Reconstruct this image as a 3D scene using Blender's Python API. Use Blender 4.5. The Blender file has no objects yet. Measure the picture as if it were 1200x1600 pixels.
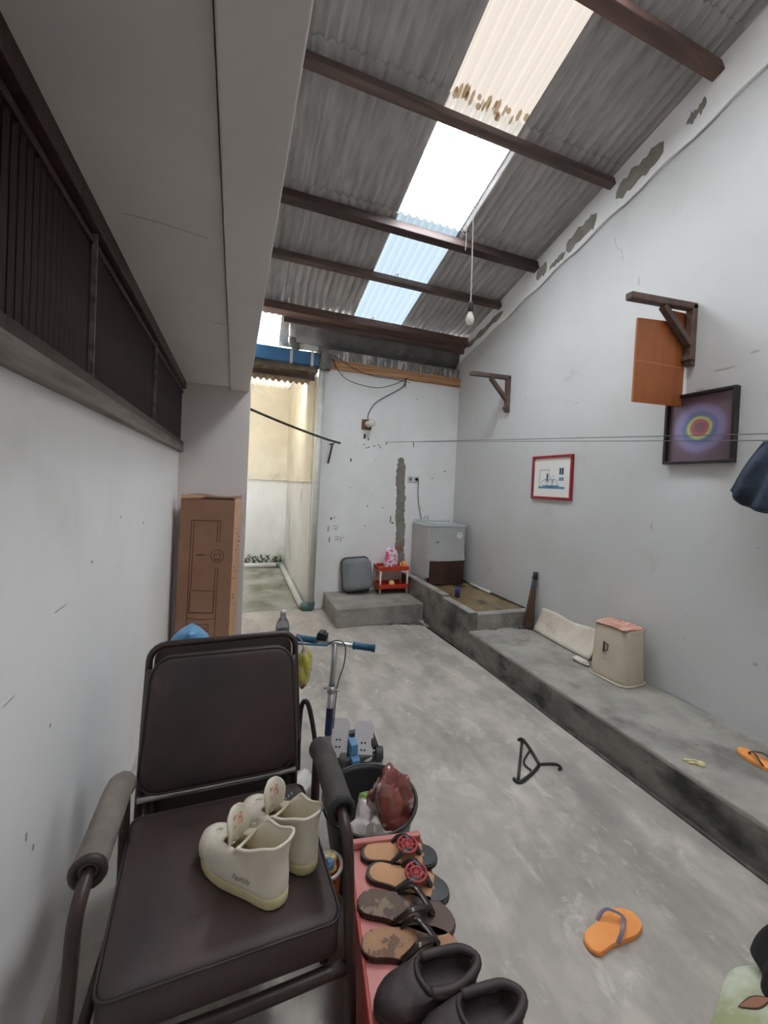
import bpy, bmesh, math, random
from mathutils import Vector, Matrix, Euler
random.seed(7)
S = bpy.context.scene
COL = S.collection
PI = math.pi

# ------------------------------------------------------------------ camera
cam = bpy.data.cameras.new('camera')
cam.sensor_fit = 'VERTICAL'
cam.sensor_height = 36.0
cam.lens = 630.608 / 1600 * 36.0
cam.shift_y = -(800 - 768.694) / 1600
cam.clip_start = 0.02
camo = bpy.data.objects.new('camera', cam)
COL.objects.link(camo)
RC = ((0.93688, 0.03659, 0.34772), (-0.34671, -0.03119, 0.93745), (0.04515, -0.99884, -0.01654))
right = Vector([r[0] for r in RC]); down = Vector([r[1] for r in RC]); fwd = Vector([r[2] for r in RC])
mw = Matrix.Identity(4)
for i in range(3):
    mw[i][0] = right[i]; mw[i][1] = -down[i]; mw[i][2] = -fwd[i]
mw[2][3] = 1.5
camo.matrix_world = mw
S.camera = camo

# ------------------------------------------------------------------ sky and exposure
SKY = 32.0
world = bpy.data.worlds.new('overcast_sky'); S.world = world
world.use_nodes = True
bg = world.node_tree.nodes['Background']
bg.inputs['Color'].default_value = (0.90, 0.955, 1.0, 1)
bg.inputs['Strength'].default_value = SKY
S.view_settings.view_transform = 'Standard'
S.view_settings.look = 'None'
S.view_settings.gamma = 1.0
S.view_settings.use_curve_mapping = False
S.view_settings.exposure = 0.32
S.cycles.max_bounces = 14
S.cycles.diffuse_bounces = 8
S.cycles.transparent_max_bounces = 12
S.cycles.transmission_bounces = 8
S.cycles.use_denoising = True
S.cycles.sample_clamp_indirect = 8.0

def roofz(y): return 4.7396 - 0.28292 * y
ROOF_A = math.atan(-0.28292)

def sky_portal(name, loc, sx, sy, rot):
    l = bpy.data.lights.new(name, 'AREA'); l.shape = 'RECTANGLE'; l.size = sx; l.size_y = sy
    l.cycles.is_portal = True
    o = bpy.data.objects.new(name, l); COL.objects.link(o)
    o.location = loc; o.rotation_euler = rot
    return o
sky_portal('skylight_portal', (1.528, 2.0, roofz(2.0) + .075), .68, 5.6, (ROOF_A, 0, 0))
sky_portal('alley_portal', (.2, 6.25, 3.25), 1.4, 2.0, (0, 0, 0))

# ------------------------------------------------------------------ materials
def _nodes(m):
    m.use_nodes = True
    nt = m.node_tree
    return nt, nt.nodes['Principled BSDF'], nt.nodes.new, nt.links.new

def srgb(r, g, b):
    f = lambda c: (c / 255 / 12.92) if c / 255 <= .04045 else ((c / 255 + .055) / 1.055) ** 2.4
    return (f(r), f(g), f(b), 1)

MATS = {}
def mat(name, c1, c2=None, rough=.6, scale=6, detail=6, lo=.35, hi=.65, bump=0, bscale=None, metal=0, spec=.5,
        stretch=(1, 1, 1), c3=None, s3=1.5, lo3=.5, hi3=.75, c4=None, s4=20, lo4=.6, hi4=.7, alpha=1, trans=0, bdist=.01):
    """noise-mixed procedural surface: c1/c2 by one noise, c3 by a second, coarser one"""
    if name in MATS: return MATS[name]
    m = bpy.data.materials.new(name); MATS[name] = m
    nt, p, N, L = _nodes(m)
    p.inputs['Roughness'].default_value = rough
    p.inputs['Metallic'].default_value = metal
    p.inputs['Specular IOR Level'].default_value = spec
    p.inputs['Alpha'].default_value = alpha
    p.inputs['Transmission Weight'].default_value = trans
    p.inputs['Base Color'].default_value = c1
    if c2 is None and not bump: return m
    tc = N('ShaderNodeTexCoord'); mp = N('ShaderNodeMapping')
    mp.inputs['Scale'].default_value = stretch
    L(tc.outputs['Object'], mp.inputs['Vector'])
    def noise(sc, dt=detail, rg=.6):
        n = N('ShaderNodeTexNoise'); n.inputs['Scale'].default_value = sc; n.inputs['Detail'].default_value = dt
        n.inputs['Roughness'].default_value = rg
        L(mp.outputs['Vector'], n.inputs['Vector']); return n
    def ramp(n, a, b):
        r = N('ShaderNodeMapRange'); r.inputs['From Min'].default_value = a; r.inputs['From Max'].default_value = b
        L(n.outputs['Fac'], r.inputs['Value']); return r
    def mix(fac, a, b):
        x = N('ShaderNodeMix'); x.data_type = 'RGBA'; L(fac, x.inputs['Factor'])
        for s, v in ((x.inputs['A'], a), (x.inputs['B'], b)):
            if isinstance(v, tuple): s.default_value = v
            else: L(v, s)
        return x.outputs['Result']
    col = c1
    if c2 is not None:
        col = mix(ramp(noise(scale), lo, hi).outputs['Result'], c1, c2)
    if c3 is not None:
        n3 = noise(s3, 4)
        col = mix(ramp(n3, lo3, hi3).outputs['Result'], col, c3)
    if c4 is not None:
        n4 = noise(s4, 8, .7); n4.inputs['Distortion'].default_value = .8
        col = mix(ramp(n4, lo4, hi4).outputs['Result'], col, c4)
    if not isinstance(col, tuple): L(col, p.inputs['Base Color'])
    if bump:
        nb = noise(bscale or scale * 4, 5)
        b = N('ShaderNodeBump'); b.inputs['Strength'].default_value = bump; b.inputs['Distance'].default_value = bdist
        L(nb.outputs['Fac'], b.inputs['Height']); L(b.outputs['Normal'], p.inputs['Normal'])
    return m

W = (1, 1, 1, 1)
def g(v, r=1, gg=1, b=1): return (v * r, v * gg, v * b, 1)
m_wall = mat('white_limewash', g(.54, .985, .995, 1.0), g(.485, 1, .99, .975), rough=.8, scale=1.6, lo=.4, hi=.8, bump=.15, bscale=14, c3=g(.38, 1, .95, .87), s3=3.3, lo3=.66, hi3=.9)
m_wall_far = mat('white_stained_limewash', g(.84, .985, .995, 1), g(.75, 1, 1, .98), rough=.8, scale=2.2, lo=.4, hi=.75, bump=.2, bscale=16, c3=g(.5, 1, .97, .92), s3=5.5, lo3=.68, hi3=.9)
m_wall_left = mat('white_matt_paint', g(.85, 1, .975, .965), g(.79, 1, .97, .96), rough=.75, scale=1.3, bump=.05, bscale=8, c3=g(.6, 1, .97, .95), s3=1.1, lo3=.62, hi3=.85)
m_soffit = mat('greyed_white_plaster', g(.74, 1, .925, .90), g(.67, 1, .92, .89), rough=.85, scale=1.5, bump=.06, bscale=10)
m_cream = mat('cream_weathered_paint', g(.72, 1, .92, .74), g(.60, 1, .92, .74), rough=.85, scale=2, bump=.15, c3=g(.4, 1, .9, .7), s3=3, lo3=.6, hi3=.85)  # cream paint, with warm light from above also put into its yellow
m_alley_low = mat('mossy_white_paint', g(.74, 1, 1, .99), g(.60, 1, 1, .95), rough=.85, scale=2.2, bump=.2, c3=g(.28, 1, 1.03, .78), s3=2.6, lo3=.60, hi3=.8, stretch=(1, 1, .6))
m_floor = mat('worn_cement_floor', g(.37, 1, .915, .82), g(.49, 1, .915, .82), rough=.58, scale=5.5, detail=10, lo=.42, hi=.64, bump=.3, bscale=30, c3=g(.25, 1, .935, .85), s3=2.2, lo3=.48, hi3=.72, c4=g(.58, 1, .93, .84), s4=7, lo4=.56, hi4=.72, stretch=(1.25, .8, 1), bdist=.004)
m_alley_floor = mat('mossy_cement', g(.33, 1, .97, .88), g(.22, 1, 1, .86), rough=.6, scale=3, bump=.2, c3=g(.10, 1, 1.15, .6), s3=1.7, lo3=.5, hi3=.68)
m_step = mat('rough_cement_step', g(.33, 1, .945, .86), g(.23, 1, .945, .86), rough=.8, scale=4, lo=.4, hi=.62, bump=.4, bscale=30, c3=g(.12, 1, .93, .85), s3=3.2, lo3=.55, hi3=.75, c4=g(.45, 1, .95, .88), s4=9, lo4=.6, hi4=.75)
m_riser = mat('dark_patchy_cement', g(.22, 1, .95, .86), g(.12, 1, .93, .84), rough=.8, scale=4, bump=.5, bscale=24, c3=g(.035), s3=3.5, lo3=.48, hi3=.66, stretch=(1, 1, 1.6))  # darker, patchier cement for the upright faces
m_raw = mat('bare_cement_render', g(.27, 1, .95, .82), g(.19, 1, .93, .79), rough=.9, scale=9, bump=.5, bscale=40)
m_asbestos = mat('grey_fibre_cement_sheet', g(.44, 1, .96, .93), g(.31, 1, .95, .92), rough=.85, scale=7, bump=.2, bscale=30, stretch=(2, .35, 1), c3=g(.24, 1, .95, .9), s3=2, lo3=.55, hi3=.85)
m_wood_dark = mat('dark_brown_timber', srgb(70, 52, 46), srgb(45, 33, 30), rough=.7, scale=8, bump=.3, stretch=(.3, 3, 3))
m_wood_lit = mat('lit_timber', srgb(104, 86, 78), srgb(70, 58, 54), rough=.75, scale=7, bump=.3, stretch=(.25, 3, 3))  # paler copy of the dark timber, daylight on it put into the colour
m_plank = mat('orange_pine_plank', srgb(196, 150, 112), srgb(150, 105, 72), rough=.7, scale=6, bump=.2, stretch=(.3, 3, 6), c3=srgb(96, 62, 44), s3=5, lo3=.62, hi3=.8)
m_lattice = mat('dark_stained_wood', srgb(66, 42, 36), srgb(40, 26, 23), rough=.5, scale=6, bump=.2, stretch=(3, 3, .3))
m_black = mat('matt_black', g(.012), rough=.9)  # even black; also stands in for shade in the soffit slot
m_sill = mat('grey_painted_sill', srgb(140, 130, 124), srgb(98, 88, 82), rough=.6, scale=8, bump=.2, stretch=(3, .3, 3))
m_blue = mat('blue_enamel_paint', srgb(52, 112, 158), srgb(40, 90, 132), rough=.5, scale=5, bump=.1)
m_metalgrey = mat('grey_gutter_metal', g(.17, 1, .97, .93), g(.09), rough=.6, scale=4, bump=.2, c3=g(.26, 1, .9, .8), s3=7, lo3=.6, hi3=.8)
m_pvc = mat('white_plastic_pipe', g(.62, 1, 1, .95), g(.5, 1, 1, .93), rough=.45, scale=6)
m_course = mat('streaked_bare_cement', g(.30, 1, .97, .9), g(.16, 1, .97, .9), rough=.9, scale=12, bump=.4, stretch=(3, 1, .5), c3=g(.6), s3=9, lo3=.54, hi3=.62)
m_joint = mat('dull_grey_pipe_joint', srgb(120, 118, 112), srgb(96, 94, 90), rough=.5, scale=8)
m_pvc_grey = mat('grey_pipe_joint', srgb(84, 108, 108), rough=.5)

def sheet_mat(name, tint, transp, stripe=None, stripe_scale=1.0):
    """translucent roofing sheet: part of the sky light passes straight, part is scattered"""
    m = bpy.data.materials.new(name); MATS[name] = m
    m.use_nodes = True; nt = m.node_tree; nt.nodes.clear(); N = nt.nodes.new; L = nt.links.new
    out = N('ShaderNodeOutputMaterial'); mx = N('ShaderNodeMixShader')
    t = N('ShaderNodeBsdfTransparent'); d = N('ShaderNodeBsdfTranslucent')
    tc = N('ShaderNodeTexCoord'); n = N('ShaderNodeTexNoise'); n.inputs['Scale'].default_value = 5
    mp = N('ShaderNodeMapping'); mp.inputs['Scale'].default_value = (3, .4, 1)
    L(tc.outputs['Object'], mp.inputs['Vector']); L(mp.outputs['Vector'], n.inputs['Vector'])
    c = N('ShaderNodeMix'); c.data_type = 'RGBA'
    c.inputs['A'].default_value = tint; c.inputs['B'].default_value = tuple(x * .86 for x in tint[:3]) + (1,)
    L(n.outputs['Fac'], c.inputs['Factor'])
    L(c.outputs['Result'], t.inputs['Color']); L(c.outputs['Result'], d.inputs['Color'])
    if stripe:   # thin darker lines, one along each rib
        sx = N('ShaderNodeSeparateXYZ'); L(tc.outputs['Object'], sx.inputs[0])
        m1 = N('ShaderNodeMath'); m1.operation = 'PINGPONG'; m1.inputs[1].default_value = .03675; L(sx.outputs['X'], m1.inputs[0])
        r1 = N('ShaderNodeMapRange'); r1.inputs['From Min'].default_value = .0016; r1.inputs['From Max'].default_value = .003
        r1.inputs['To Min'].default_value = .72; r1.inputs['To Max'].default_value = 1; L(m1.outputs[0], r1.inputs['Value'])
        c2 = N('ShaderNodeMix'); c2.data_type = 'RGBA'; c2.blend_type = 'MULTIPLY'; c2.inputs['Factor'].default_value = 1
        L(c.outputs['Result'], c2.inputs['A']); L(r1.outputs['Result'], c2.inputs['B'])
        L(c2.outputs['Result'], t.inputs['Color']); L(c2.outputs['Result'], d.inputs['Color'])
    mx.inputs['Fac'].default_value = 1 - transp
    L(t.outputs[0], mx.inputs[1]); L(d.outputs[0], mx.inputs[2]); L(mx.outputs[0], out.inputs['Surface'])
    return m
m_sky_clear = sheet_mat('clear_fibreglass_sheet', (.93, .95, .96, 1), .55)
m_sky_blue = sheet_mat('milky_fibreglass_sheet', (.0235, .0275, .0302, 1), .4)
m_sky_cream = sheet_mat('yellowed_fibreglass_sheet', (.031, .0263, .0222, 1), .4, True)
m_sky_added = sheet_mat('added_fibreglass_sheet', (.50, .49, .48, 1), .5)  # unseen skylight row added overhead to brighten the foreground
m_stained = sheet_mat('stained_sheet_dirt', (.50, .41, .30, 1), .5)
m_sky_alley = sheet_mat('amber_fibreglass_sheet', (.09, .080, .067, 1), .45)

# ------------------------------------------------------------------ mesh helpers
class B:
    def __init__(s): s.v = []; s.f = []
    def add(s, vs, fs):
        o = len(s.v); s.v += [Vector(v) for v in vs]; s.f += [tuple(i + o for i in f) for f in fs]; return s
    def box(s, lo, hi, M=None):
        x0, y0, z0 = lo; x1, y1, z1 = hi
        vs = [Vector(p) for p in ((x0,y0,z0),(x1,y0,z0),(x1,y1,z0),(x0,y1,z0),(x0,y0,z1),(x1,y0,z1),(x1,y1,z1),(x0,y1,z1))]
        if M is not None: vs = [M @ v for v in vs]
        return s.add(vs, [(0,3,2,1),(4,5,6,7),(0,1,5,4),(1,2,6,5),(2,3,7,6),(3,0,4,7)])
    def bar(s, a, b, w, h, up=(0, 0, 1)):
        """rectangular bar from a to b, w across, h along up"""
        a = Vector(a); b = Vector(b); d = (b - a).normalized(); u = Vector(up); x = d.cross(u).normalized(); u = x.cross(d).normalized()
        vs = []
        for p in (a, b):
            for sx, su in ((-1,-1),(1,-1),(1,1),(-1,1)): vs.append(p + x * sx * w / 2 + u * su * h / 2)
        return s.add(vs, [(3,2,1,0),(4,5,6,7),(0,1,5,4),(1,2,6,5),(2,3,7,6),(3,0,4,7)])
    def tube(s, pts, r, n=8, closed=False, caps=True, flat=None):
        pts = [Vector(p) for p in pts]; k = len(pts)
        rs = r if isinstance(r, (list, tuple)) else [r] * k
        T = []
        for i in range(k):
            if closed: d = pts[(i + 1) % k] - pts[i - 1]
            else: d = pts[min(i + 1, k - 1)] - pts[max(i - 1, 0)]
            T.append(d.normalized() if d.length > 1e-9 else Vector((0, 0, 1)))
        up = Vector((0, 0, 1)) if abs(T[0].z) < .9 else Vector((1, 0, 0))
        if flat is not None: up = Vector(flat[0])
        nrm = (up - T[0] * up.dot(T[0])).normalized(); rings = []
        for i in range(k):
            if flat is not None: nrm = Vector(flat[0])
            nrm = (nrm - T[i] * nrm.dot(T[i])).normalized(); bi = T[i].cross(nrm)
            q = flat[1] if flat is not None else 1
            rings.append([pts[i] + (nrm * math.cos(2*PI*j/n) * q + bi * math.sin(2*PI*j/n)) * rs[i] for j in range(n)])
        return s.loft(rings, closed, caps)
    def loft(s, rings, closed=False, caps=True):
        n = len(rings[0]); k = len(rings)
        vs = [v for r in rings for v in r]; fs = []
        for i in range(k if closed else k - 1):
            a = i * n; b = ((i + 1) % k) * n
            for j in range(n): fs.append((a + j, a + (j+1) % n, b + (j+1) % n, b + j))
        if caps and not closed:
            fs.append(tuple(range(n - 1, -1, -1))); fs.append(tuple((k-1)*n + j for j in range(n)))
        return s.add(vs, fs)
    def lathe(s, prof, n=24, M=None, caps=False):
        M = M or Matrix.Identity(4)
        rings = [[M @ Vector((r * math.cos(2*PI*j/n), r * math.sin(2*PI*j/n), z)) for j in range(n)] for r, z in prof]
        return s.loft(rings, False, caps)
    def prism(s, poly, M, t):
        """2d polygon in M's xy plane, from z=0 to z=t"""
        n = len(poly)
        vs = [M @ Vector((x, y, 0)) for x, y in poly] + [M @ Vector((x, y, t)) for x, y in poly]
        return s.add(vs, [tuple(range(n - 1, -1, -1)), tuple(range(n, 2*n))] + [(i, (i+1) % n, n + (i+1) % n, n + i) for i in range(n)])
    def grid(s, fn, nu, nv):
        vs = [fn(i / nu, j / nv) for j in range(nv + 1) for i in range(nu + 1)]
        return s.add(vs, [(j*(nu+1)+i, j*(nu+1)+i+1, (j+1)*(nu+1)+i+1, (j+1)*(nu+1)+i) for j in range(nv) for i in range(nu)])

def rrect(w, h, r, k=4, cx=0, cy=0):
    out = []
    for (sx, sy, a0) in ((1, 1, 0), (-1, 1, 90), (-1, -1, 180), (1, -1, 270)):
        for i in range(k + 1):
            a = math.radians(a0 + 90 * i / k)
            out.append((cx + sx * (w/2 - r) + r * math.cos(a), cy + sy * (h/2 - r) + r * math.sin(a)))
    return out
def smooth_path(pts, n=6, closed=False):
    """Catmull-Rom through the points"""
    P = [Vector(p) for p in pts]; out = []; k = len(P)
    for i in range(k if closed else k - 1):
        if closed: a, b, c, d = P[i-1], P[i], P[(i+1) % k], P[(i+2) % k]
        else: a, b, c, d = P[max(i-1, 0)], P[i], P[i+1], P[min(i+2, k-1)]
        for j in range(n):
            t = j / n
            out.append(.5 * ((2*b) + (c-a)*t + (2*a-5*b+4*c-d)*t*t + (3*b-a-3*c+d)*t**3))
    if not closed: out.append(P[-1])
    return out
def T(x=0, y=0, z=0, rz=0, rx=0, ry=0, order='XYZ'):
    return Matrix.Translation((x, y, z)) @ Euler((rx, ry, rz), order).to_matrix().to_4x4()

ORG = {}
def mk(name, b, m, parent=None, smooth=False, bevel=0, bseg=2, solid=0, sub=0, local=False, tri=False):
    """link a builder as ONE mesh object; world coordinates unless local"""
    me = bpy.data.meshes.new(name)
    vs = b.v
    if parent is not None:
        org = ORG[parent.name]
    elif local:
        org = Vector((0, 0, 0))
    else:
        xs = [v.x for v in vs]; ys = [v.y for v in vs]; zs = [v.z for v in vs]
        org = Vector(((min(xs)+max(xs))/2, (min(ys)+max(ys))/2, min(zs)))
    if parent is not None and local: off = Vector((0, 0, 0))
    else: off = org
    me.from_pydata([tuple(v - off) for v in vs], [], b.f)
    bm = bmesh.new(); bm.from_mesh(me); bmesh.ops.recalc_face_normals(bm, faces=bm.faces); bm.to_mesh(me); bm.free()
    if smooth:
        for p in me.polygons: p.use_smooth = True
    me.materials.append(m)
    o = bpy.data.objects.new(name, me); COL.objects.link(o)
    if parent is not None: o.parent = parent
    else: o.location = org
    ORG[o.name] = Vector(org)
    if bevel:
        d = o.modifiers.new('b', 'BEVEL'); d.width = bevel; d.segments = bseg; d.limit_method = 'ANGLE'; d.angle_limit = math.radians(40)
    if solid:
        d = o.modifiers.new('s', 'SOLIDIFY'); d.thickness = solid; d.offset = 0
    if sub:
        d = o.modifiers.new('u', 'SUBSURF'); d.levels = sub; d.render_levels = sub
    return o
def tag(o, label, cat, group=None):
    o['label'] = label; o['category'] = cat
    if group: o['group'] = group
    return o
def thing(name, label, cat, loc=(0, 0, 0), rz=0, group=None, rot=None):
    o = bpy.data.objects.new(name, None); COL.objects.link(o)
    o.location = loc; o.rotation_euler = rot or (0, 0, rz); o.empty_display_size = .05
    ORG[o.name] = Vector(loc)
    return tag(o, label, cat, group)
def struct(o, label=None):
    o['kind'] = 'structure'
    if label: o['label'] = label
    return o
def share(src, name, loc, parent, rot=None):
    o = bpy.data.objects.new(name, src.data); COL.objects.link(o); o.parent = parent; o.location = loc
    if rot: o.rotation_euler = rot
    for md in src.modifiers:
        d = o.modifiers.new(md.name, md.type)
        for a in ('width', 'segments', 'limit_method', 'angle_limit', 'thickness', 'offset', 'levels', 'render_levels'):
            if hasattr(md, a): setattr(d, a, getattr(md, a))
    ORG[o.name] = ORG[src.name]
    return o
def lettering(name, s, size, M, m, parent, depth=.0006, squash=1.0, shear=0.0):
    """flat lettering: M maps the text's xy plane into the world"""
    cu = bpy.data.curves.new(name, 'FONT'); cu.body = s; cu.size = size; cu.align_x = 'CENTER'; cu.align_y = 'CENTER'; cu.extrude = depth
    cu.resolution_u = 3; cu.shear = shear
    t = bpy.data.objects.new(name, cu); COL.objects.link(t)
    dg = bpy.context.evaluated_depsgraph_get()
    me = bpy.data.meshes.new_from_object(t.evaluated_get(dg))
    bpy.data.objects.remove(t)
    org = ORG[parent.name]
    me.transform(Matrix.Translation(-org) @ M @ Matrix.Diagonal((squash, 1, 1, 1)))
    me.materials.clear(); me.materials.append(m)
    o = bpy.data.objects.new(name, me); COL.objects.link(o); o.parent = parent; ORG[o.name] = Vector(org)
    return o
# ================================================================== THE SETTING
XR = 2.757     # face of the tall white wall
YF = 4.733     # face of the end wall
XL = -.438    # face of the low white wall under the lattice
YP = 3.70      # face of the pier
PH = .211      # platform height
YB = -1.5      # wall behind the camera

struct(mk('floor', B().box((-.7, YB - .2, -.12), (XR + .2, 4.75, 0)), m_floor))
struct(mk('floor_alley', B().box((-.7, 4.75, -.12), (1.2, 7.5, 0)), m_alley_floor))
struct(mk('wall_left', B().box((XL - .18, YB - .2, 0), (XL, 7.5, 1.70)), m_wall_left))
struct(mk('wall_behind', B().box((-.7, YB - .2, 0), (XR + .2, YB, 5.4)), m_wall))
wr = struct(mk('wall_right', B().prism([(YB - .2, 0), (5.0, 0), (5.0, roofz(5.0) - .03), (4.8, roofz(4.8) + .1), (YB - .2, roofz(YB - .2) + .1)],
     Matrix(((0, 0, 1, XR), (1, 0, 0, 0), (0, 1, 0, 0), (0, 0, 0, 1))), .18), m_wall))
# end wall, its bare top course, the alley's walls
wf = struct(mk('wall_far', B().box((.88, YF, 0), (XR, YF + .14, 2.955)), m_wall_far))
struct(mk('wall_far_top_course', B().box((.98, YF + .012, 2.955), (XR, YF + .14, 3.075)), m_course))
struct(mk('wall_alley_side_lower', B().box((.87, YF + .14, 0), (1.02, 7.35, 1.50)), m_alley_low))
struct(mk('wall_alley_side_upper', B().box((.855, YF + .14, 1.50), (1.02, 7.35, 3.2)), m_cream))
struct(mk('wall_alley_end_lower', B().box((-.65, 7.30, 0), (1.02, 7.45, 1.50)), m_alley_low))
struct(mk('wall_alley_end_upper', B().box((-.65, 7.28, 1.50), (1.02, 7.45, 3.6)), m_cream))
struct(mk('wall_alley_outer', B().box((XL - .18, 4.0, 1.70), (XL, 7.45, 3.6)), m_cream))
struct(mk('pillar', B().box((XL - .02, YP, 0), (.104, YP + .30, 2.30)), m_soffit, bevel=.006))
# soffit, beam and the storey above it
ce = struct(mk('ceiling', B().box((-.75, YB - .1, 2.274), (-.0628, YP, 2.42)), m_soffit))
struct(mk('ceiling_shadow_line', B().box((-.0628, YB, 2.31), (-.0585, YP, 2.40)), m_black), 'black slot drawing the shadow line between the soffit and the beam')  # black-backed slot added to draw the shadow line beside the beam
struct(mk('beam', B().box((-.0585, YB - .1, 2.250), (.0886, YP + .30, 2.46)), m_soffit, bevel=.004))
struct(mk('wall_upper_storey', B().box((-.12, YB - .1, 2.46), (.0880, 4.60, 5.3)), m_soffit))
m_crack = mat('dull_brown_crack', g(.16, 1, .9, .85), rough=.9)
# hairline cracks where the soffit boards meet
for k, pts in enumerate(([(-.34, 1.42), (-.25, 1.425), (-.16, 1.44), (-.11, 1.45)], [(-.15, 2.20), (-.10, 2.21), (-.06, 2.215)], [(-.39, 1.30), (-.375, 1.44), (-.36, 1.5)])):
    if k < 2:
        mk('crack', B().tube([(x, y, 2.2742) for x, y in pts], .0010, 4), m_crack, ce)

# lattice window band above the low wall
win = struct(mk('window_1', B().box((-.75, YB, 1.70), (-.60, 3.70, 2.274)), m_black), 'dark stained wooden lattice transom above the low white wall')
mk('window_frame', B().box((-.46, YB, 1.752), (-.406, YP, 1.785)).box((-.46, YB, 2.215), (-.400, YP, 2.274)).box((-.46, YB, 2.18), (-.418, YP, 2.20)), m_lattice, win, bevel=.003)
s0 = mk('slat', B().add([(-.448, .817, 1.785), (-.432, .817, 1.785), (-.424, .8245, 1.785), (-.432, .832, 1.785), (-.448, .832, 1.785), (-.448, .817, 2.20), (-.432, .817, 2.20), (-.424, .8245, 2.20), (-.432, .832, 2.20), (-.448, .832, 2.20)], [(0, 1, 6, 5), (1, 2, 7, 6), (2, 3, 8, 7), (3, 4, 9, 8), (4, 0, 5, 9), (4, 3, 2, 1, 0), (5, 6, 7, 8, 9)]), m_lattice, win)
for k in range(1, 89):
    share(s0, 'slat', (0, k * .0322, 0), win)
p0 = mk('post', B().box((-.424, 1.450, 1.776), (-.410, 1.458, 2.21)), m_sill, win)
share(p0, 'post', (0, 1.005, 0), win); share(p0, 'post', (0, -1.0, 0), win)
mk('backing_board', B().box((-.475, YB, 1.755), (-.462, YP, 2.26)), m_black, win)
struct(mk('trim_1', B().box((-.62, YB, 1.700), (-.404, YP, 1.757)), m_sill, bevel=.008), 'grey painted ledge below the dark wooden lattice')

# ---- roof: fibre-cement and fibreglass sheets on timber purlins
roof = bpy.data.objects.new('roof', None); COL.objects.link(roof); roof['kind'] = 'structure'; roof['label'] = 'sloping corrugated roof of grey and translucent sheets'
ORG['roof'] = Vector((0, 0, 0))
def corrugated(x0, x1, y0, y1, zoff=0, pitch=.0735, amp=.013, t=.005, zf=roofz):
    nx = max(8, int((x1 - x0) / pitch * 8)); b = B()
    rows = 2
    for side in (0, 1):
        vs = []
        for j in range(rows):
            y = y0 + (y1 - y0) * j / (rows - 1)
            for i in range(nx + 1):
                x = x0 + (x1 - x0) * i / nx
                vs.append((x, y, zf(y) + zoff + amp * math.cos(2 * PI * x / pitch) + (t if side else 0)))
        fs = [(j*(nx+1)+i, j*(nx+1)+i+1, (j+1)*(nx+1)+i+1, (j+1)*(nx+1)+i) for j in range(rows-1) for i in range(nx)]
        if side == 0: fs = [tuple(reversed(f)) for f in fs]
        b.add(vs, fs)
    n = nx + 1; o = rows * n
    for i in range(nx):
        b.f.append((i, i+1, o+i+1, o+i)); b.f.append((n+i+1, n+i, o+n+i, o+n+i+1))
    return b
def thin_corrugated(x0, x1, y0, y1, zoff=0, pitch=.0735, amp=.013, zf=roofz):
    nx = max(8, int((x1 - x0) / pitch * 8))
    return B().grid(lambda u, v: Vector((x0 + (x1-x0)*u, y0 + (y1-y0)*v, zf(y0 + (y1-y0)*v) + zoff + amp*math.cos(2*PI*(x0 + (x1-x0)*u)/pitch))), nx, 1)
colsx = [(-.06, .46), (.42, 1.225), (1.83, 2.45), (2.41, 2.83)]
rowsy = [(3.25, 4.80, .0), (2.40, 3.43, .016), (1.60, 2.55, .032), (-.85, 1.75, .048), (-1.75, -.70, .064)]
for ri, (y0, y1, dz) in enumerate(rowsy):
    for ci, (x0, x1) in enumerate(colsx):
        mk('roof_sheet', corrugated(x0, x1, y0, y1, dz + (.007 if ci % 2 else 0)), m_asbestos, roof)
sky_rows = [m_sky_blue, m_sky_clear, m_sky_cream, m_sky_added, None]
for ri, (y0, y1, dz) in enumerate(rowsy):
    if sky_rows[ri] is None:
        mk('roof_sheet', corrugated(1.16, 1.90, y0, y1, dz + .012), m_asbestos, roof)
    else:
        o = mk('skylight_sheet', thin_corrugated(1.14, 1.915, y0, y1, dz + .012), sky_rows[ri], roof, smooth=True)
        o['label'] = ['milky bluish translucent sheet', 'clear white translucent sheet', 'yellowed ribbed translucent sheet', 'added translucent sheet out of view overhead'][ri]
# flat lap strips beside the skylight
for x in (1.150, 1.875):
    pass
# debris caught under the lap
m_dirt = mat('leaf_litter', srgb(150, 124, 92), srgb(104, 84, 62), rough=.9, scale=30)
db = B()
for k in range(26):
    x = 1.235 + random.random() * .58; y = 2.36 + random.random() ** 2 * .06; w_ = random.uniform(.006, .022); h_ = random.uniform(.015, .05)
    P_ = [(x - w_, y - h_ * .6), (x - w_ * .2, y - h_), (x + w_ * .7, y - h_ * .5), (x + w_, y + h_ * .7), (x + w_ * .1, y + h_), (x - w_ * .8, y + h_ * .5)]
    db.add([(px_, py_, roofz(py_) + .018 - .0006 * (k % 5)) for px_, py_ in P_], [tuple(range(6))])
o = mk('leaf_litter', db, m_stained, roof); o['kind'] = 'stuff'
# purlins
def purlin(y, w, h, m, x0=.06, x1=XR, dz=0):
    z = roofz(y) - .02 + dz
    Mx = Matrix.Translation((0, y, z)) @ Euler((ROOF_A, 0, 0)).to_matrix().to_4x4()
    return struct(mk('roof_purlin', B().box((x0, -w/2, -h), (x1, w/2, 0), Mx), m, bevel=.006), 'dark timber purlin carrying the corrugated roof')
m_wood_red = mat('red_brown_timber', srgb(116, 86, 76), srgb(80, 60, 54), rough=.7, scale=7, bump=.3, stretch=(.25, 3, 3))
purlin(1.74, .075, .085, m_wood_red)
purlin(2.475, .06, .07, m_wood_lit)
purlin(3.325, .075, .085, m_wood_dark)
purlin(3.895, .06, .07, m_wood_lit)
purlin(4.585, .10, .10, m_wood_red)
purlin(.70, .075, .085, m_wood_lit)
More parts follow.
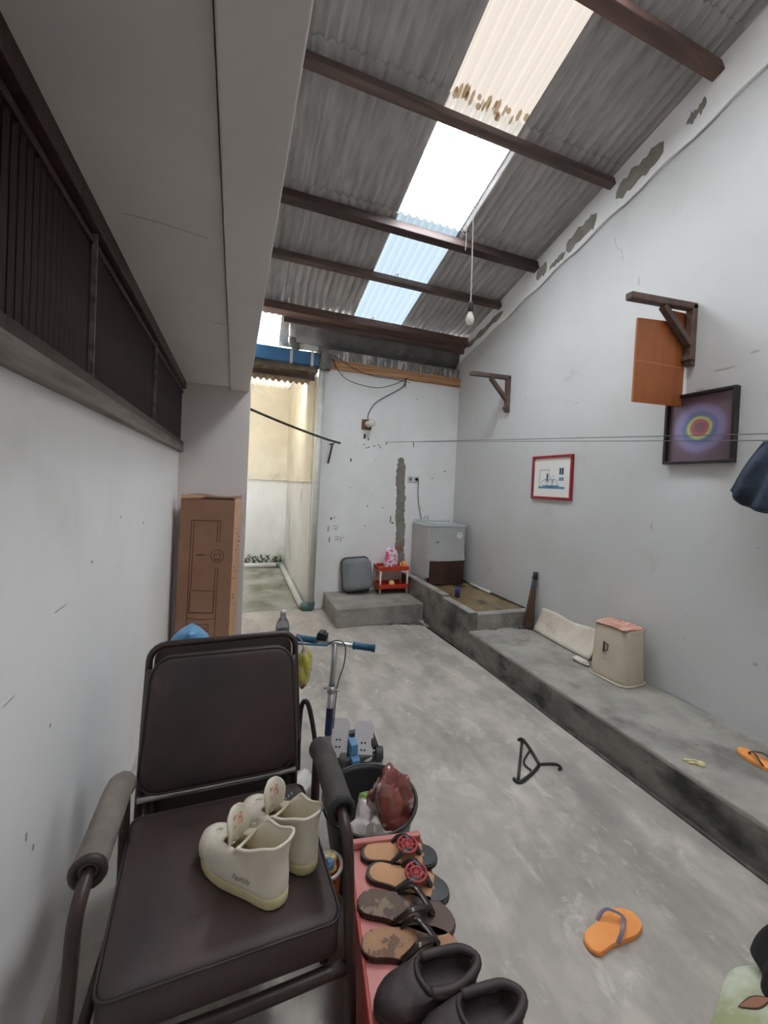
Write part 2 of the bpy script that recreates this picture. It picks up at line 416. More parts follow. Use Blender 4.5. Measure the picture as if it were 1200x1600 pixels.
# bent wire ties on the purlins
for (x, y) in ((1.45, 3.86), (1.43, 4.53), (1.19, 3.87)):
    z = roofz(y) - .05
    mk('wire_tie', B().tube(smooth_path([(x, y, z), (x - .01, y - .03, z + .015), (x + .01, y - .04, z + .03), (x + .015, y - .02, z + .01)]), .003, 5), m_black, roof)

# raised plaster band along the top of the tall wall, with bare patches
def bandz(y): return 4.34 - .245 * y
My = Matrix(((0, 0, -1, XR), (1, 0, 0, 0), (0, 1, 0, 0), (0, 0, 0, 1)))
band = struct(mk('trim_2', B().prism([(YB, bandz(YB)), (YF, bandz(YF)), (YF, roofz(YF) - .005), (YB, roofz(YB) - .005)], My, .022), m_wall_far), 'raised plaster band along the sloping top of the white wall')
def patch(y0, y1, lo, hi, seed, parent=band, n=12):
    r = random.Random(seed); top = []; bot = []
    for i in range(n + 1):
        y = y0 + (y1 - y0) * i / n; zz = bandz(y); hh = roofz(y) - zz
        e = .35 if i in (0, n) else 1
        bot.append((y, zz + hh * (lo + r.uniform(-.06, .05) + (hi - lo) * .5 * (1 - e))))
        top.append((y, zz + hh * (hi + r.uniform(-.08, .05) - (hi - lo) * .5 * (1 - e))))
    mk('bare_patch', B().prism(bot + top[::-1], Matrix.Translation((-.0225, 0, 0)) @ My, .002), m_raw, parent)
for (a, b_, lo, hi, sd) in ((2.05, 2.42, .18, .62, 1), (2.60, 2.92, .12, .55, 2), (2.93, 3.12, .12, .30, 6), (3.16, 3.30, .2, .6, 3), (3.82, 4.55, .25, .55, 4), (1.78, 1.9, .3, .5, 5)):
    patch(a, b_, lo, hi, sd)
mk('plaster_lip', B().tube([(XR - .018, y, bandz(y) + .012 * math.sin(y * 13)) for y in [YB + i * .12 for i in range(53)] if y < YF], .012, 5), m_wall_far, band)

# gutter behind the last purlin, bare metal, with the orange plank below
def gut(u, v):
    x = .42 + (XR - .42) * u
    pr = [(4.60, 3.345), (4.66, 3.33), (4.72, 3.27), (4.79, 3.19), (4.87, 3.12), (4.86, 3.06)]
    i = min(int(v * 5), 4); t = v * 5 - i
    return Vector((x, pr[i][0] + (pr[i+1][0]-pr[i][0])*t, pr[i][1] + (pr[i+1][1]-pr[i][1])*t))
struct(mk('roof_gutter', B().grid(gut, 24, 15), m_metalgrey, solid=.006, smooth=True), 'grey metal gutter below the lowest roof purlin')
struct(mk('trim_3', B().box((.44, 4.615, 3.255), (XR, 4.655, 3.315)), m_wood_lit, bevel=.004), 'pale timber batten under the last purlin')
plank = mk('timber_plank', B().box((1.0, YF - .035, 2.842), (XR - .004, YF - .001, 2.953)), m_plank, bevel=.004)
tag(plank, 'long orange-brown timber plank fixed along the top of the end wall', 'plank')

m_rust0 = mat('brown_fibre_strip', srgb(128, 114, 96), srgb(92, 80, 66), rough=.8, scale=8, bump=.2)
# blue beam over the alley mouth
bb = thing('blue_beam', 'blue painted beam bound with pale straps over the alley mouth', 'beam', (.4, 4.68, 2.83)); bb['kind'] = 'structure'
del bb['category']
mk('beam_body', B().box((-.45, 4.655, 2.835), (.86, 4.728, 2.985)), m_blue, bb, bevel=.004)
mk('beam_end_block', B().box((.862, 4.65, 2.815), (1.005, 4.730, 2.995)), m_metalgrey, bb, bevel=.004)
mk('light_gap_filler', B().box((-.45, 4.70, 2.775), (.86, 4.738, 2.836)), m_rust0, bb)  # strip added to shut out the bright gap between beam and canopy
for x in (.53, .765):
    mk('strap', B().box((x, 4.650, 2.828), (x + .03, 4.732, 2.99)), m_pvc, bb)
# low canopy behind the beam and the amber sheets over the rest of the alley
m_rust = mat('brown_corrugated_sheet', srgb(140, 124, 104), srgb(104, 90, 74), rough=.8, scale=8, bump=.2)
struct(mk('roof_canopy', corrugated(-.5, .86, 4.74, 5.40, 0, .075, .016, .006, lambda y: 2.80 - .02 * (y - 4.74)), m_rust), 'low corrugated canopy over the alley mouth')
struct(mk('trim_4', B().box((-.46, 4.86, 2.72), (.855, 4.92, 2.775)), m_wood_lit), 'timber batten under the alley canopy')
struct(mk('roof_alley', thin_corrugated(-.6, 1.0, 5.5, 7.40, 0, .075, .02, lambda y: 3.12), m_sky_alley, smooth=True), 'amber translucent sheets over the far end of the alley')

# ---- platform along the tall wall, sink, block
struct(mk('platform', B().box((2.046, YB, 0), (XR, 3.14, PH)), m_step, bevel=.012), 'low cement platform running along the tall white wall')
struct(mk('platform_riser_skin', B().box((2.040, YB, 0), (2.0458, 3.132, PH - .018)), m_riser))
block = tag(mk('cement_block', B().add([(1.035, 4.03, 0), (2.04, 4.06, 0), (2.04, YF, 0), (1.04, YF, 0), (1.035, 4.03, .195), (2.04, 4.06, .195), (2.04, YF, .195), (1.04, YF, .195)],
    [(0,3,2,1),(4,5,6,7),(0,1,5,4),(1,2,6,5),(2,3,7,6),(3,0,4,7)]), m_step, bevel=.008), 'low grey cement block against the end wall under the red rack', 'block')
tub = thing('wash_trough', 'cement wash trough with wet ochre floor holding the washing machine', 'trough', (2.4, 3.9, 0)); 
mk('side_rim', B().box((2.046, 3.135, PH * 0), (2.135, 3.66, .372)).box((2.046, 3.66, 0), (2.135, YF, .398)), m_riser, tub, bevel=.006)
mk('rim_cap', B().box((2.050, 3.14, .372), (2.131, 3.655, .3745)).box((2.050, 3.665, .398), (2.131, YF - .01, .4005)), m_step, tub)
mk('front_rim', B().box((2.135, 3.135, PH - .005), (XR - .002, 3.225, .352)), m_step, tub, bevel=.006)
m_ochre = mat('wet_ochre_floor', srgb(140, 118, 84), srgb(104, 90, 66), rough=.25, scale=5, bump=.15, c3=srgb(62, 56, 44), s3=4, lo3=.55, hi3=.7)
mk('basin_floor', B().box((2.135, 3.225, .22), (XR - .002, YF - .002, .336)), m_ochre, tub)
mk('drain_pipe', B().tube([(XR - .03, 3.8, .353), (XR - .03, 4.2, .353)], .016, 10), m_pvc, tub, smooth=True)
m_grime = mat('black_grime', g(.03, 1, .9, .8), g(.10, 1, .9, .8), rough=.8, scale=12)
mk('dark_edge_line', B().box((XR - .014, 3.23, .336), (XR - .0025, YF - .01, .352)), m_grime, tub)  # thin dark strip where the trough floor meets the wall
struct(mk('trim_5', B().tube([(2.030, y, .004) for y in (YB + .01, 0, 1, 2, 3, 4.0)], .012, 5), m_grime), 'dark line along the foot of the platform')  # thin dark tube laid along the platform's foot

# damp dirt gathered on the floor by the block and on the platform by the broom
def stain(z, pts, nm, par, seed):
    r = random.Random(seed); c = Vector((sum(p[0] for p in pts) / len(pts), sum(p[1] for p in pts) / len(pts), 0)); out = []
    for i in range(len(pts)):
        a = Vector((*pts[i], 0)); e = Vector((*pts[(i + 1) % len(pts)], 0))
        for k in range(8):
            q = a.lerp(e, k / 8); out.append((q.x + r.uniform(-.012, .012), q.y + r.uniform(-.012, .012)))
    return mk(nm, B().prism(out, Matrix.Translation((0, 0, z)), .0012), m_grime, par)
fl_ = bpy.data.objects['floor']; pf_ = bpy.data.objects['platform']
stain(.0001, [(1.46, 4.035), (1.98, 4.05), (2.01, 3.86), (1.93, 3.93), (1.72, 4.0)], 'damp_stain', fl_, 1)
stain(.0001, [(1.98, 3.86), (2.03, 3.86), (2.03, 3.0), (2.015, 3.0), (2.0, 3.5)], 'damp_stain', fl_, 2)
stain(PH + .0001, [(2.50, 3.12), (2.72, 3.12), (2.72, 2.98), (2.62, 3.02), (2.55, 3.07)], 'damp_stain', pf_, 3)
stain(PH + .0001, [(2.24, 3.125), (2.34, 3.125), (2.30, 3.095)], 'damp_stain', pf_, 4)
# ================================================================== THINGS BY THE LOW WALL
from mathutils import noise as mnoise
m_vinyl = mat('worn_brown_vinyl', srgb(74, 60, 57), srgb(58, 46, 44), rough=.5, scale=3, lo=.3, hi=.7, bump=.12, bscale=60, c3=srgb(52, 47, 50), s3=4, lo3=.50, hi3=.75, c4=srgb(100, 86, 78), s4=2.5, lo4=.60, hi4=.85, bdist=.003)
m_piping = mat('dark_piping', srgb(50, 40, 38), rough=.5)
m_tube = mat('brown_enamelled_tube', srgb(62, 47, 42), srgb(42, 32, 30), rough=.4, scale=9, spec=.5)
m_foam = mat('grey_foam_grip', srgb(78, 74, 72), srgb(64, 60, 58), rough=.9, scale=20, bump=.2, bscale=120)
m_foam_brown = mat('pale_brown_foam_grip', srgb(126, 116, 108), srgb(104, 95, 90), rough=.9, scale=9, bump=.2, bscale=120)  # lighter, browner foam than the other grip
m_rubber = mat('black_rubber', g(.02), rough=.7)
m_chrome = mat('dull_chrome', g(.6), rough=.3, metal=1)

def frame_from(o, x, y):
    x = Vector(x).normalized(); y = Vector(y); y = (y - x * x.dot(y)).normalized(); z = x.cross(y)
    return Matrix(((x.x, y.x, z.x, o[0]), (x.y, y.y, z.y, o[1]), (x.z, y.z, z.z, o[2]), (0, 0, 0, 1)))
def taper_rrect(wb, wt, h, r, k=5):
    out = []
    for (x, y) in rrect(wb, h, r, k, 0, h / 2):
        f = (wb + (wt - wb) * y / h) / wb
        out.append((x * f, y))
    return out

chair = thing('armchair', 'brown vinyl tubular armchair with foam arm grips holding the white shoes', 'chair', (.02, 1.15, 0))
seat_poly = [(-.228, .915), (.283, .92), (.258, 1.395), (-.256, 1.395)]
def round_poly(P, r, k=5):
    out = []; n = len(P)
    for i in range(n):
        a = Vector(P[i-1]); b = Vector(P[i]); c = Vector(P[(i+1) % n])
        u = (a - b).normalized(); v = (c - b).normalized()
        p0 = b + u * r; p1 = b + v * r
        for j in range(k + 1):
            t = j / k; out.append(tuple(p0 * (1-t)**2 + b * 2*t*(1-t) + p1 * t*t))
    return out
sp = round_poly(seat_poly, .035)
sb = B(); 
def seat_ring(z, inset):
    c = Vector((.015, 1.155)); out = []
    for p in sp:
        q = Vector(p); d = (q - c); out.append(Vector((q.x - inset * d.x / .25, q.y - inset * d.y / .24, z)))
    return out
sb.loft([seat_ring(.352, .006), seat_ring(.362, 0), seat_ring(.440, 0), seat_ring(.4485, .006), seat_ring(.452, .03), seat_ring(.456, .1)])
seat = mk('seat', sb, m_vinyl, chair, smooth=True)
seat.data.polygons[-1].use_smooth = False
mk('piping', B().tube(seat_ring(.4435, -.001), .0035, 6, closed=True), m_piping, seat, smooth=True)
Mb = frame_from((-.006, 1.408, .495), (1, 0, 0.0), (0, .13, 1))
bp = taper_rrect(.495, .445, .415, .065)
bk = B(); 
def back_ring(z, s):
    return [Mb @ Vector((x * s, .2075 + (y - .2075) * s, z)) for x, y in bp]
bk.loft([back_ring(-.045, .97), back_ring(-.04, 1), back_ring(-.008, 1), back_ring(0, .985), back_ring(.004, .93), back_ring(.008, .75)])
backr = mk('backrest', bk, m_vinyl, chair, smooth=True)
mk('piping', B().tube(back_ring(-.002, 1.0), .004, 6, closed=True), m_piping, backr, smooth=True)
def arm_tube(x, s):
    return smooth_path([(x, 1.32, .30), (x, 1.318, .55), (x, 1.30, .615), (x, 1.25, .648), (x, 1.15, .650), (x, 1.02, .650), (x, .965, .640), (x + .004*s, .938, .60), (x + .008*s, .93, .5), (x + .02*s, .92, .25), (x + .03*s, .915, .0)], 5)
for x, s, mf in ((.292, 1, m_foam), (-.262, -1, m_foam_brown)):
    arm = mk('arm_frame', B().tube(arm_tube(x, s), .0145, 10), m_tube, chair, smooth=True)
    grip = B().tube(smooth_path([(x, 1.292, .622), (x, 1.25, .648), (x, 1.15, .652), (x, 1.00, .650)], 5), .034, 14)
    gp = mk('arm_grip', grip, mf, arm, smooth=True, bevel=.006)
    mk('grip_end_ring', B().tube([(x + .029*math.cos(a*PI/8), .998, .650 + .029*math.sin(a*PI/8)) for a in range(16)], .009, 8, closed=True), m_rubber if s > 0 else m_piping, arm, smooth=True)
for x in (-.246, .236):
    mk('rear_leg', B().tube(smooth_path([(x, 1.475, 0), (x, 1.44, .30), (x, 1.437, .50), (x * .95, 1.49, .86)], 4), .0125, 8), m_tube, chair, smooth=True)
    mk('seat_rail', B().tube([(x * 1.05, .94, .335), (x, 1.43, .335)], .0125, 8), m_tube, chair, smooth=True)
mk('back_rail', B().tube([(-.25, 1.425, .478), (.24, 1.425, .478)], .011, 8), m_chrome, chair, smooth=True)
mk('front_rail', B().tube(smooth_path([(-.28, .925, .315), (.02, .918, .318), (.30, .922, .322)], 4), .0155, 10), m_tube, chair, smooth=True)
mk('foot_loop', B().tube(smooth_path([(-.20, .96, .02), (-.20, .90, .15), (-.195, .885, .235), (-.15, .88, .262), (.0, .88, .264), (.14, .88, .262), (.185, .885, .235), (.19, .90, .15), (.19, .96, .02)], 6), .0145, 10), m_tube, chair, smooth=True)

# second chair, folded, behind the first
ch2 = thing('folding_chair', 'folded brown vinyl chair standing behind the armchair', 'chair', (0, 1.56, 0))
Mb2 = frame_from((-.0, 1.515, .50), (1, 0, 0.012), (0, .06, 1))
bp2 = taper_rrect(.49, .455, .425, .05)
b2 = B().loft([[Mb2 @ Vector((x * s, .2125 + (y - .2125) * s, z)) for x, y in bp2] for z, s in ((-.035, .97), (-.03, 1), (-.006, 1), (0, .98))])
mk('backrest', b2, m_vinyl, ch2, smooth=True)
mk('back_frame', B().tube([Mb2 @ Vector((x * 1.045, y * 1.0 + .006, .022)) for x, y in bp2 if True], .011, 8, closed=True), m_tube, ch2, smooth=True)
b3 = B().loft([[Mb2 @ Vector((x * s, -.02 + (y - .2) * s * .9, z)) for x, y in bp2] for z, s in ((-.09, .95), (-.085, 1), (-.05, 1), (-.045, .96))])
mk('seat', b3, m_vinyl, ch2, smooth=True)
for x in (-.24, .245):
    mk('leg', B().tube([(x, 1.50, .52), (x, 1.62, .0)], .0115, 8), m_tube, ch2, smooth=True)
    mk('leg', B().tube([(x * .93, 1.555, .62), (x * .93, 1.50, .0)], .0115, 8), m_tube, ch2, smooth=True)
mk('arm_loop', B().tube(smooth_path([(.262, 1.50, .42), (.262, 1.51, .56), (.268, 1.51, .655), (.285, 1.50, .672), (.302, 1.49, .62), (.318, 1.47, .52), (.322, 1.45, .40)], 5), .009, 8), m_rubber, ch2, smooth=True)

# ---- footwear
def foot(L, wh=.033, wb=.047, n=16, bend=.010):
    up, lo = [], []
    for i in range(n + 1):
        x = L * (.5 - .5 * math.cos(PI * i / n)); t = x / L
        s = min(max((t - .25) / .43, 0), 1); s = s * s * (3 - 2 * s)
        hw = wh + (wb - wh) * s
        if t < .14: hw *= math.sqrt(max(0, 1 - ((.14 - t) / .14) ** 2))
        if t > .72: hw *= math.sqrt(max(0, 1 - ((t - .72) / .28) ** 2))
        c = bend * math.sin(PI * t)
        up.append((x, c + hw)); lo.append((x, c - hw))
    return lo[:-1] + up[::-1][:-1]
m_canvas = mat('cream_canvas', srgb(226, 218, 202), srgb(206, 196, 178), rough=.8, scale=5, bump=.2, bscale=90, bdist=.002)
m_shoesole = mat('yellowed_rubber_sole', srgb(218, 208, 160), srgb(200, 186, 136), rough=.5, scale=6)
m_ink = mat('dark_ink', g(.03), rough=.6)
m_inkb = mat('faded_brown_ink', srgb(150, 138, 122), rough=.7)
m_eyelet = mat('metal_eyelet', g(.5), rough=.35, metal=1)
m_redlabel = mat('faded_red_label', srgb(190, 130, 110), srgb(225, 205, 190), rough=.7, scale=60, lo=.45, hi=.55)
def high_top(name, label, loc, rz, group):
    t = thing(name, label, 'shoe', loc, rz, group)
    L = .29
    sole_o = foot(L, .036, .050)
    sl = B(); n = len(sole_o)
    def ring(x0, x1, s, z, dz=None):
        out = []
        for (x, y) in sole_o:
            u = x / L; cx = x0 + (x1 - x0) * u
            out.append(Vector((cx, y * s, z + (dz(u) if dz else 0))))
        return out
    mk('sole', sl.loft([ring(.006, L - .006, .94, 0), ring(.001, L, 1.0, .006), ring(0, L + .002, 1.02, .024), ring(.003, L - .004, .97, .034)]), m_shoesole, t, smooth=True, local=True)
    toe = lambda u: -.016 * max(0, (u - .8) / .2) ** 2
    lv = [ring(.004, L * .985, .985, .028), ring(.003, L * .975, .97, .045), ring(.002, L * .94, .93, .062), ring(.003, L * .86, .88, .076),
          ring(.005, L * .72, .83, .089, toe), ring(.008, L * .60, .80, .104, lambda u: -.03 * max(0, (u - .75) / .25) ** 2),
          ring(.008, L * .53, .88, .125, lambda u: -.052 * max(0, (u - .72) / .28) ** 1.5), ring(-.003, L * .525, 1.03, .152, lambda u: -.074 * max(0, (u - .66) / .34) ** 1.3 + .012 * math.cos(u * 5))]
    up = B().loft(lv, caps=False)
    # drop the faces over the throat so that the front stays open
    keep = []
    for f in up.f:
        us = [up.v[i].x for i in f]; zs = [up.v[i].z for i in f]; ys = [abs(up.v[i].y) for i in f]
        if min(us) > L * .40 and min(zs) > .066 and max(ys) < .026 and max(us) < L * .80 : continue
        keep.append(f)
    up.f = keep
    u = mk('upper', up, m_canvas, t, smooth=True, local=True, solid=.005, sub=1)
    mk('collar_edge', B().tube(lv[-1], .0042, 6, closed=True), m_canvas, u, smooth=True, local=True)
    mk('toe_cap', B().loft([[Vector((L * .80 + (L * .19) * math.cos(a) * c + .004, .044 * math.sin(a) * c + .003, z)) for a in [(-PI/2) + PI * i / 12 for i in range(13)]] for z, c in ((.030, 1.05), (.05, 1.04), (.066, .92), (.076, .6), (.078, .2))], caps=False), m_canvas, t, smooth=True, local=True, solid=.003)
    def tongue(a, b):
        w = (.058 + .026 * b) * math.sqrt(max(0, 1 - max(0, (b - .62) / .40) ** 2))
        return Vector((L * .645 - .030 * b + .034 * b ** 3 - .016 * (2 * a - 1) ** 2 * (1 - b * .6), (a - .5) * w, .070 + .098 * b))
    tn = mk('tongue', B().grid(tongue, 10, 12), m_canvas, t, smooth=True, local=True, solid=.006)
    mk('label_patch', B().grid(lambda a, b: tongue(.30 + .4 * a, .55 + .28 * b) + Vector((-.0042, 0, 0)), 4, 4), m_redlabel, tn, local=True)
    for k in range(4):
        for sgn in (-1, 1):
            zz = .086 + k * .015; xx = L * (.60 - .045 * k)
            mk('eyelet', B().tube([(xx + .003 * math.cos(a * PI / 4), sgn * (.036 - .001 * k), zz + .003 * math.sin(a * PI / 4)) for a in range(8)], .0012, 5, closed=True), m_eyelet, u, local=True)
    return t
SZ = .4555
sh1 = high_top('high_top_shoe', 'cream laceless high-top shoe with yellowed sole nearer the seat middle', (.155, .985, SZ), math.radians(131), 'cream high-top shoes on the chair')
sh2 = high_top('high_top_shoe', 'cream high-top shoe with label in its tongue beside the grey arm grip', (.238, 1.045, SZ), math.radians(124), 'cream high-top shoes on the chair')
lettering('script_lettering', 'Fashlife', .018, Matrix.Translation(ORG[sh1.name]) @ frame_from((.105, .0492, .052), (-1, -.17, 0), (0, -.10, 1)), m_inkb, sh1, shear=.4)

m_tan = mat('tan_insole', srgb(196, 146, 104), srgb(176, 128, 88), rough=.6, scale=8)
m_blk = mat('black_leather', g(.018), g(.03), rough=.35, scale=9)
m_redm = mat('red_medallion', srgb(176, 62, 64), srgb(150, 48, 50), rough=.5, scale=8)
m_brown = mat('dark_brown_footbed', srgb(98, 76, 64), srgb(78, 60, 52), rough=.6, scale=9, c3=srgb(128, 104, 84), s3=22, lo3=.56, hi3=.6)
m_brown2 = mat('tan_patterned_footbed', srgb(166, 124, 88), srgb(146, 106, 76), rough=.6, scale=9, c3=srgb(104, 74, 54), s3=20, lo3=.56, hi3=.6)
m_strap = mat('brown_glossy_strap', srgb(62, 48, 42), srgb(44, 34, 30), rough=.25, scale=12)
m_orange = mat('orange_foam_rubber', srgb(244, 164, 92), srgb(236, 150, 80), rough=.6, scale=8)
m_lilac = mat('lilac_translucent_strap', srgb(150, 140, 160), srgb(110, 106, 130), rough=.25, scale=14)

def flop(name, label, cat, heel, toe, z, mats, kind, group=None, L=None, roll=0):
    hx, hy = heel; tx, ty = toe
    a = math.atan2(ty - hy, tx - hx); L = L or math.hypot(tx - hx, ty - hy)
    t = thing(name, label, cat, (hx, hy, z), 0, group, rot=(roll, 0, a))
    o = foot(L, L * .135, L * .185, bend=L * .03)
    mtop, msole, mstrap = mats
    def rg(zz, s): return [Vector((L/2 + (x - L/2) * s, y * s, zz)) for x, y in o]
    mk('outsole', B().loft([rg(0, .97), rg(.004, 1), rg(.013, 1), rg(.015, .99)]), msole, t, smooth=False, local=True)
    mk('footbed', B().loft([rg(.0145, .985 if kind != 'medallion' else .93), rg(.0175, .97 if kind != 'medallion' else .91)]), mtop, t, local=True)
    wz = .017
    post = Vector((L * .76, L * .03, wz)); le = Vector((L * .40, L * .175, wz)); ri = Vector((L * .40, -L * .13, wz))
    h = .030 * L / .25
    for e in (le, ri):
        mid = (post + e) / 2; mid.z += h; mid.y += .2 * (e.y)
        path = smooth_path([post + Vector((0, 0, -.004)), post + Vector((-.006, 0, h * .55)), mid, (e + mid) / 2 + Vector((0, e.y * .12, h * .12)), e], 5)
        mk('strap', B().tube(path, .010 if kind != 'thin' else .006, 8, flat=((0, 0, 1), .35)), mstrap, t, smooth=True, local=True)
    if kind == 'medallion':
        c = Vector((L * .60, L * .02, wz + h * .95)); R = .031
        mb = B()
        for rr in (R, R * .55):
            mb.tube([c + Vector((rr * math.cos(k*PI/10), rr * math.sin(k*PI/10), 0)) for k in range(20)], .0042, 6, closed=True)
        for k in range(4):
            d = Vector((math.cos(k*PI/4), math.sin(k*PI/4), 0)); mb.tube([c - d * R, c + d * R], .0035, 5)
        mk('medallion', mb, m_redm, t, smooth=True, local=True)
        mk('toe_edge', B().loft([[Vector((L*.80 + (L*.195) * math.cos(a2) * s, L*.012 + L*.155 * math.sin(a2) * s, zz)) for a2 in [(-PI/2) + PI*i/10 for i in range(11)]] for zz, s in ((.015, .995), (.0185, .97), (.0187, .15))], caps=False), m_blk, t, local=True)
    return t
# ---- shoe rack
m_pink = mat('pink_plastic', srgb(206, 130, 124), srgb(186, 108, 104), rough=.45, scale=5)
m_redp = mat('red_plastic', srgb(176, 62, 52), srgb(150, 50, 44), rough=.45, scale=5)
rk = thing('shoe_rack', 'low pink plastic shoe rack with red sides beside the armchair', 'rack', (.47, .96, 0), math.radians(-9))
def rkp(b): return b
mk('top_board', B().box((-.115, -.40, .285), (.125, .275, .300)), m_pink, rk, local=True, bevel=.004)
mk('back_lip', B().box((-.115, .262, .300), (.125, .282, .326)), m_pink, rk, local=True, bevel=.006)
mk('side_panel', B().box((-.122, -.40, .0), (-.112, .275, .306)), m_redp, rk, local=True, bevel=.003)
mk('side_panel', B().box((.122, -.40, .0), (.132, .275, .302)), m_redp, rk, local=True, bevel=.003)
mk('lower_board', B().box((-.112, -.40, .06), (.122, .275, .072)), m_redp, rk, local=True, bevel=.003)
RZ = .3005
flop('leather_sandal', 'black sandal with red medallion and tan insole at the back of the rack', 'sandal', (.425, 1.212), (.655, 1.118), RZ, (m_tan, m_blk, m_blk), 'medallion', 'red medallion sandals')
flop('leather_sandal', 'black sandal with red medallion next to the dark brown flip-flop', 'sandal', (.425, 1.150), (.632, 1.000), RZ, (m_tan, m_blk, m_blk), 'medallion', 'red medallion sandals')
flop('flip_flop', 'dark brown patterned flip-flop between the medallion sandals and the tan one', 'sandal', (.372, 1.070), (.608, .925), RZ, (m_brown, m_strap, m_strap), 'wide', 'brown flip-flops on the rack')
flop('flip_flop', 'tan brown patterned flip-flop next to the dark clogs', 'sandal', (.350, .962), (.590, .865), RZ, (m_brown2, m_strap, m_strap), 'wide', 'brown flip-flops on the rack')
m_clog = mat('dusty_dark_brown_rubber', srgb(64, 50, 50), srgb(46, 36, 38), rough=.6, scale=7, bump=.1, bscale=60, c3=srgb(84, 72, 72), s3=9, lo3=.58, hi3=.8)
def clog(label, heel, toe, z):
    hx, hy = heel; tx, ty = toe; L = math.hypot(tx - hx, ty - hy)
    t = thing('slip_on_shoe', label, 'shoe', (hx, hy, z), math.atan2(ty - hy, tx - hx), 'dark slip-on shoes on the rack')
    o = foot(L, L * .14, L * .185, bend=.004)
    def ring(x0, x1, s, zz, f=None): return [Vector((x0 + (x1 - x0) * x / L, y * s, zz + (f(x / L) if f else 0))) for x, y in o]
    mk('sole', B().loft([ring(.003, L - .003, .96, 0), ring(0, L, 1.02, .006), ring(0, L, 1.03, .020), ring(.003, L - .004, 1.0, .024)]), m_blk, t, smooth=True, local=True)
    lv = [ring(.002, L * .99, 1.0, .020), ring(.0, L * .985, 1.01, .032), ring(.0, L * .95, .97, .044), ring(.002, L * .86, .92, .054), ring(.004, L * .72, .90, .062),
          ring(.004, L * .60, .88, .066, lambda u: -.012 * math.sin(PI * u) + .006 * (u > .9)), ring(.010, L * .57, .80, .064, lambda u: -.012 * math.sin(PI * u)), ring(.016, L * .55, .74, .050), ring(.02, L * .6, .76, .026)]
    u = mk('upper', B().loft(lv), m_clog, t, smooth=True, local=True)
    mk('collar', B().tube(lv[5], .006, 6, closed=True), m_clog, u, smooth=True, local=True)
    mk('heel_strap', B().tube(smooth_path([(L*.52, L*.14, .060), (L*.30, L*.150, .058), (L*.10, L*.11, .062), (-.002, .004, .066), (L*.10, -L*.11, .062), (L*.30, -L*.145, .058), (L*.52, -L*.14, .060)], 4), .010, 8, flat=((0, 0, 1), 1.1)), m_clog, t, smooth=True, local=True)
    return t
clog('dark dusty slip-on shoe next to the tan flip-flop', (.590, .805), (.338, .826), RZ)
clog('dark slip-on shoe at the front end of the rack', (.648, .712), (.396, .728), RZ)

# ---- bucket with rubbish
m_bucket = mat('black_recycled_plastic', srgb(44, 42, 42), srgb(30, 29, 29), rough=.45, scale=5)
bc = (.530, 1.435)
bu = thing('bucket', 'wide black plastic tub of rubbish behind the shoe rack', 'bucket', (bc[0], bc[1], 0))
mk('body', B().lathe([(.0, .004), (.118, .0), (.125, .006), (.172, .285), (.182, .292), (.184, .305), (.176, .306), (.168, .290), (.120, .014), (0, .012)], 36, T(bc[0], bc[1], 0)), m_bucket, bu, smooth=True)
mk('rim', B().tube([(bc[0] + .180 * math.cos(a*PI/18), bc[1] + .180 * math.sin(a*PI/18), .303) for a in range(36)], .006, 6, closed=True), m_bucket, bu, smooth=True)
def crumple(c, r, seed, amp=.35, freq=1.6, n=22, m=16):
    """crumpled film: a ball folded along random planes"""
    rd = random.Random(seed); pl_ = []
    for _ in range(int(5 * freq)):
        v = Vector((rd.gauss(0, 1), rd.gauss(0, 1), rd.gauss(0, 1))).normalized(); pl_.append((v, rd.uniform(-.7, .7), rd.uniform(.5, 1)))
    W_ = sum(p[2] for p in pl_); rings = []
    for j in range(1, m):
        th = PI * j / m; rg = []
        for i in range(n):
            ph = 2 * PI * i / n
            d = Vector((math.sin(th) * math.cos(ph), math.sin(th) * math.sin(ph), math.cos(th)))
            k = sum(w * abs(((d.dot(v) - o) % .9) - .45) for v, o, w in pl_) / W_
            s = 1 + amp * (k - .225) * 3.4
            rg.append(Vector(c) + Vector((d.x * r[0], d.y * r[1], d.z * r[2])) * s)
        rings.append(rg)
    return B().loft(rings)
m_film = mat('clear_crumpled_film', srgb(196, 186, 182), srgb(160, 150, 146), rough=.15, scale=14, bump=.2, bscale=20, spec=.8)
m_maroon = mat('maroon_printed_film', srgb(142, 74, 64), srgb(98, 62, 60), rough=.18, scale=7, bump=.2, bscale=18, c3=srgb(196, 178, 174), s3=6, lo3=.47, hi3=.53, spec=.8)
bag = tag(mk('plastic_bag', crumple((.598, 1.385, .290), (.086, .078, .120), 3.1, .9, 1.3, 60, 44), m_maroon), 'crumpled clear and maroon plastic bag heaped in the black tub', 'bag')
tag(mk('plastic_bag', crumple((.515, 1.345, .235), (.085, .075, .085), 8.4, .9, 1.3, 44, 30), m_film), 'crumpled clear plastic bag low in the black tub', 'bag')
m_greenw = mat('green_wrapper', srgb(96, 130, 60), srgb(140, 164, 96), rough=.3, scale=20, bump=.4)
tag(mk('wrapper', crumple((.515, 1.43, .300), (.028, .03, .02), 5.2, .8, 2, 16, 10), m_greenw), 'small crumpled green wrapper inside the black tub', 'wrapper')
m_pot = mat('orange_brown_plastic', srgb(190, 96, 44), srgb(160, 76, 34), rough=.4, scale=6)
pot = thing('plant_pot', 'orange plastic pot with pale rim under the chair arm', 'pot', (.330, 1.287, 0))
mk('body', B().lathe([(0, .002), (.036, 0), (.04, .004), (.052, .225), (.048, .225), (.036, .012), (0, .012)], 24, T(.330, 1.287, 0)), m_pot, pot, smooth=True)
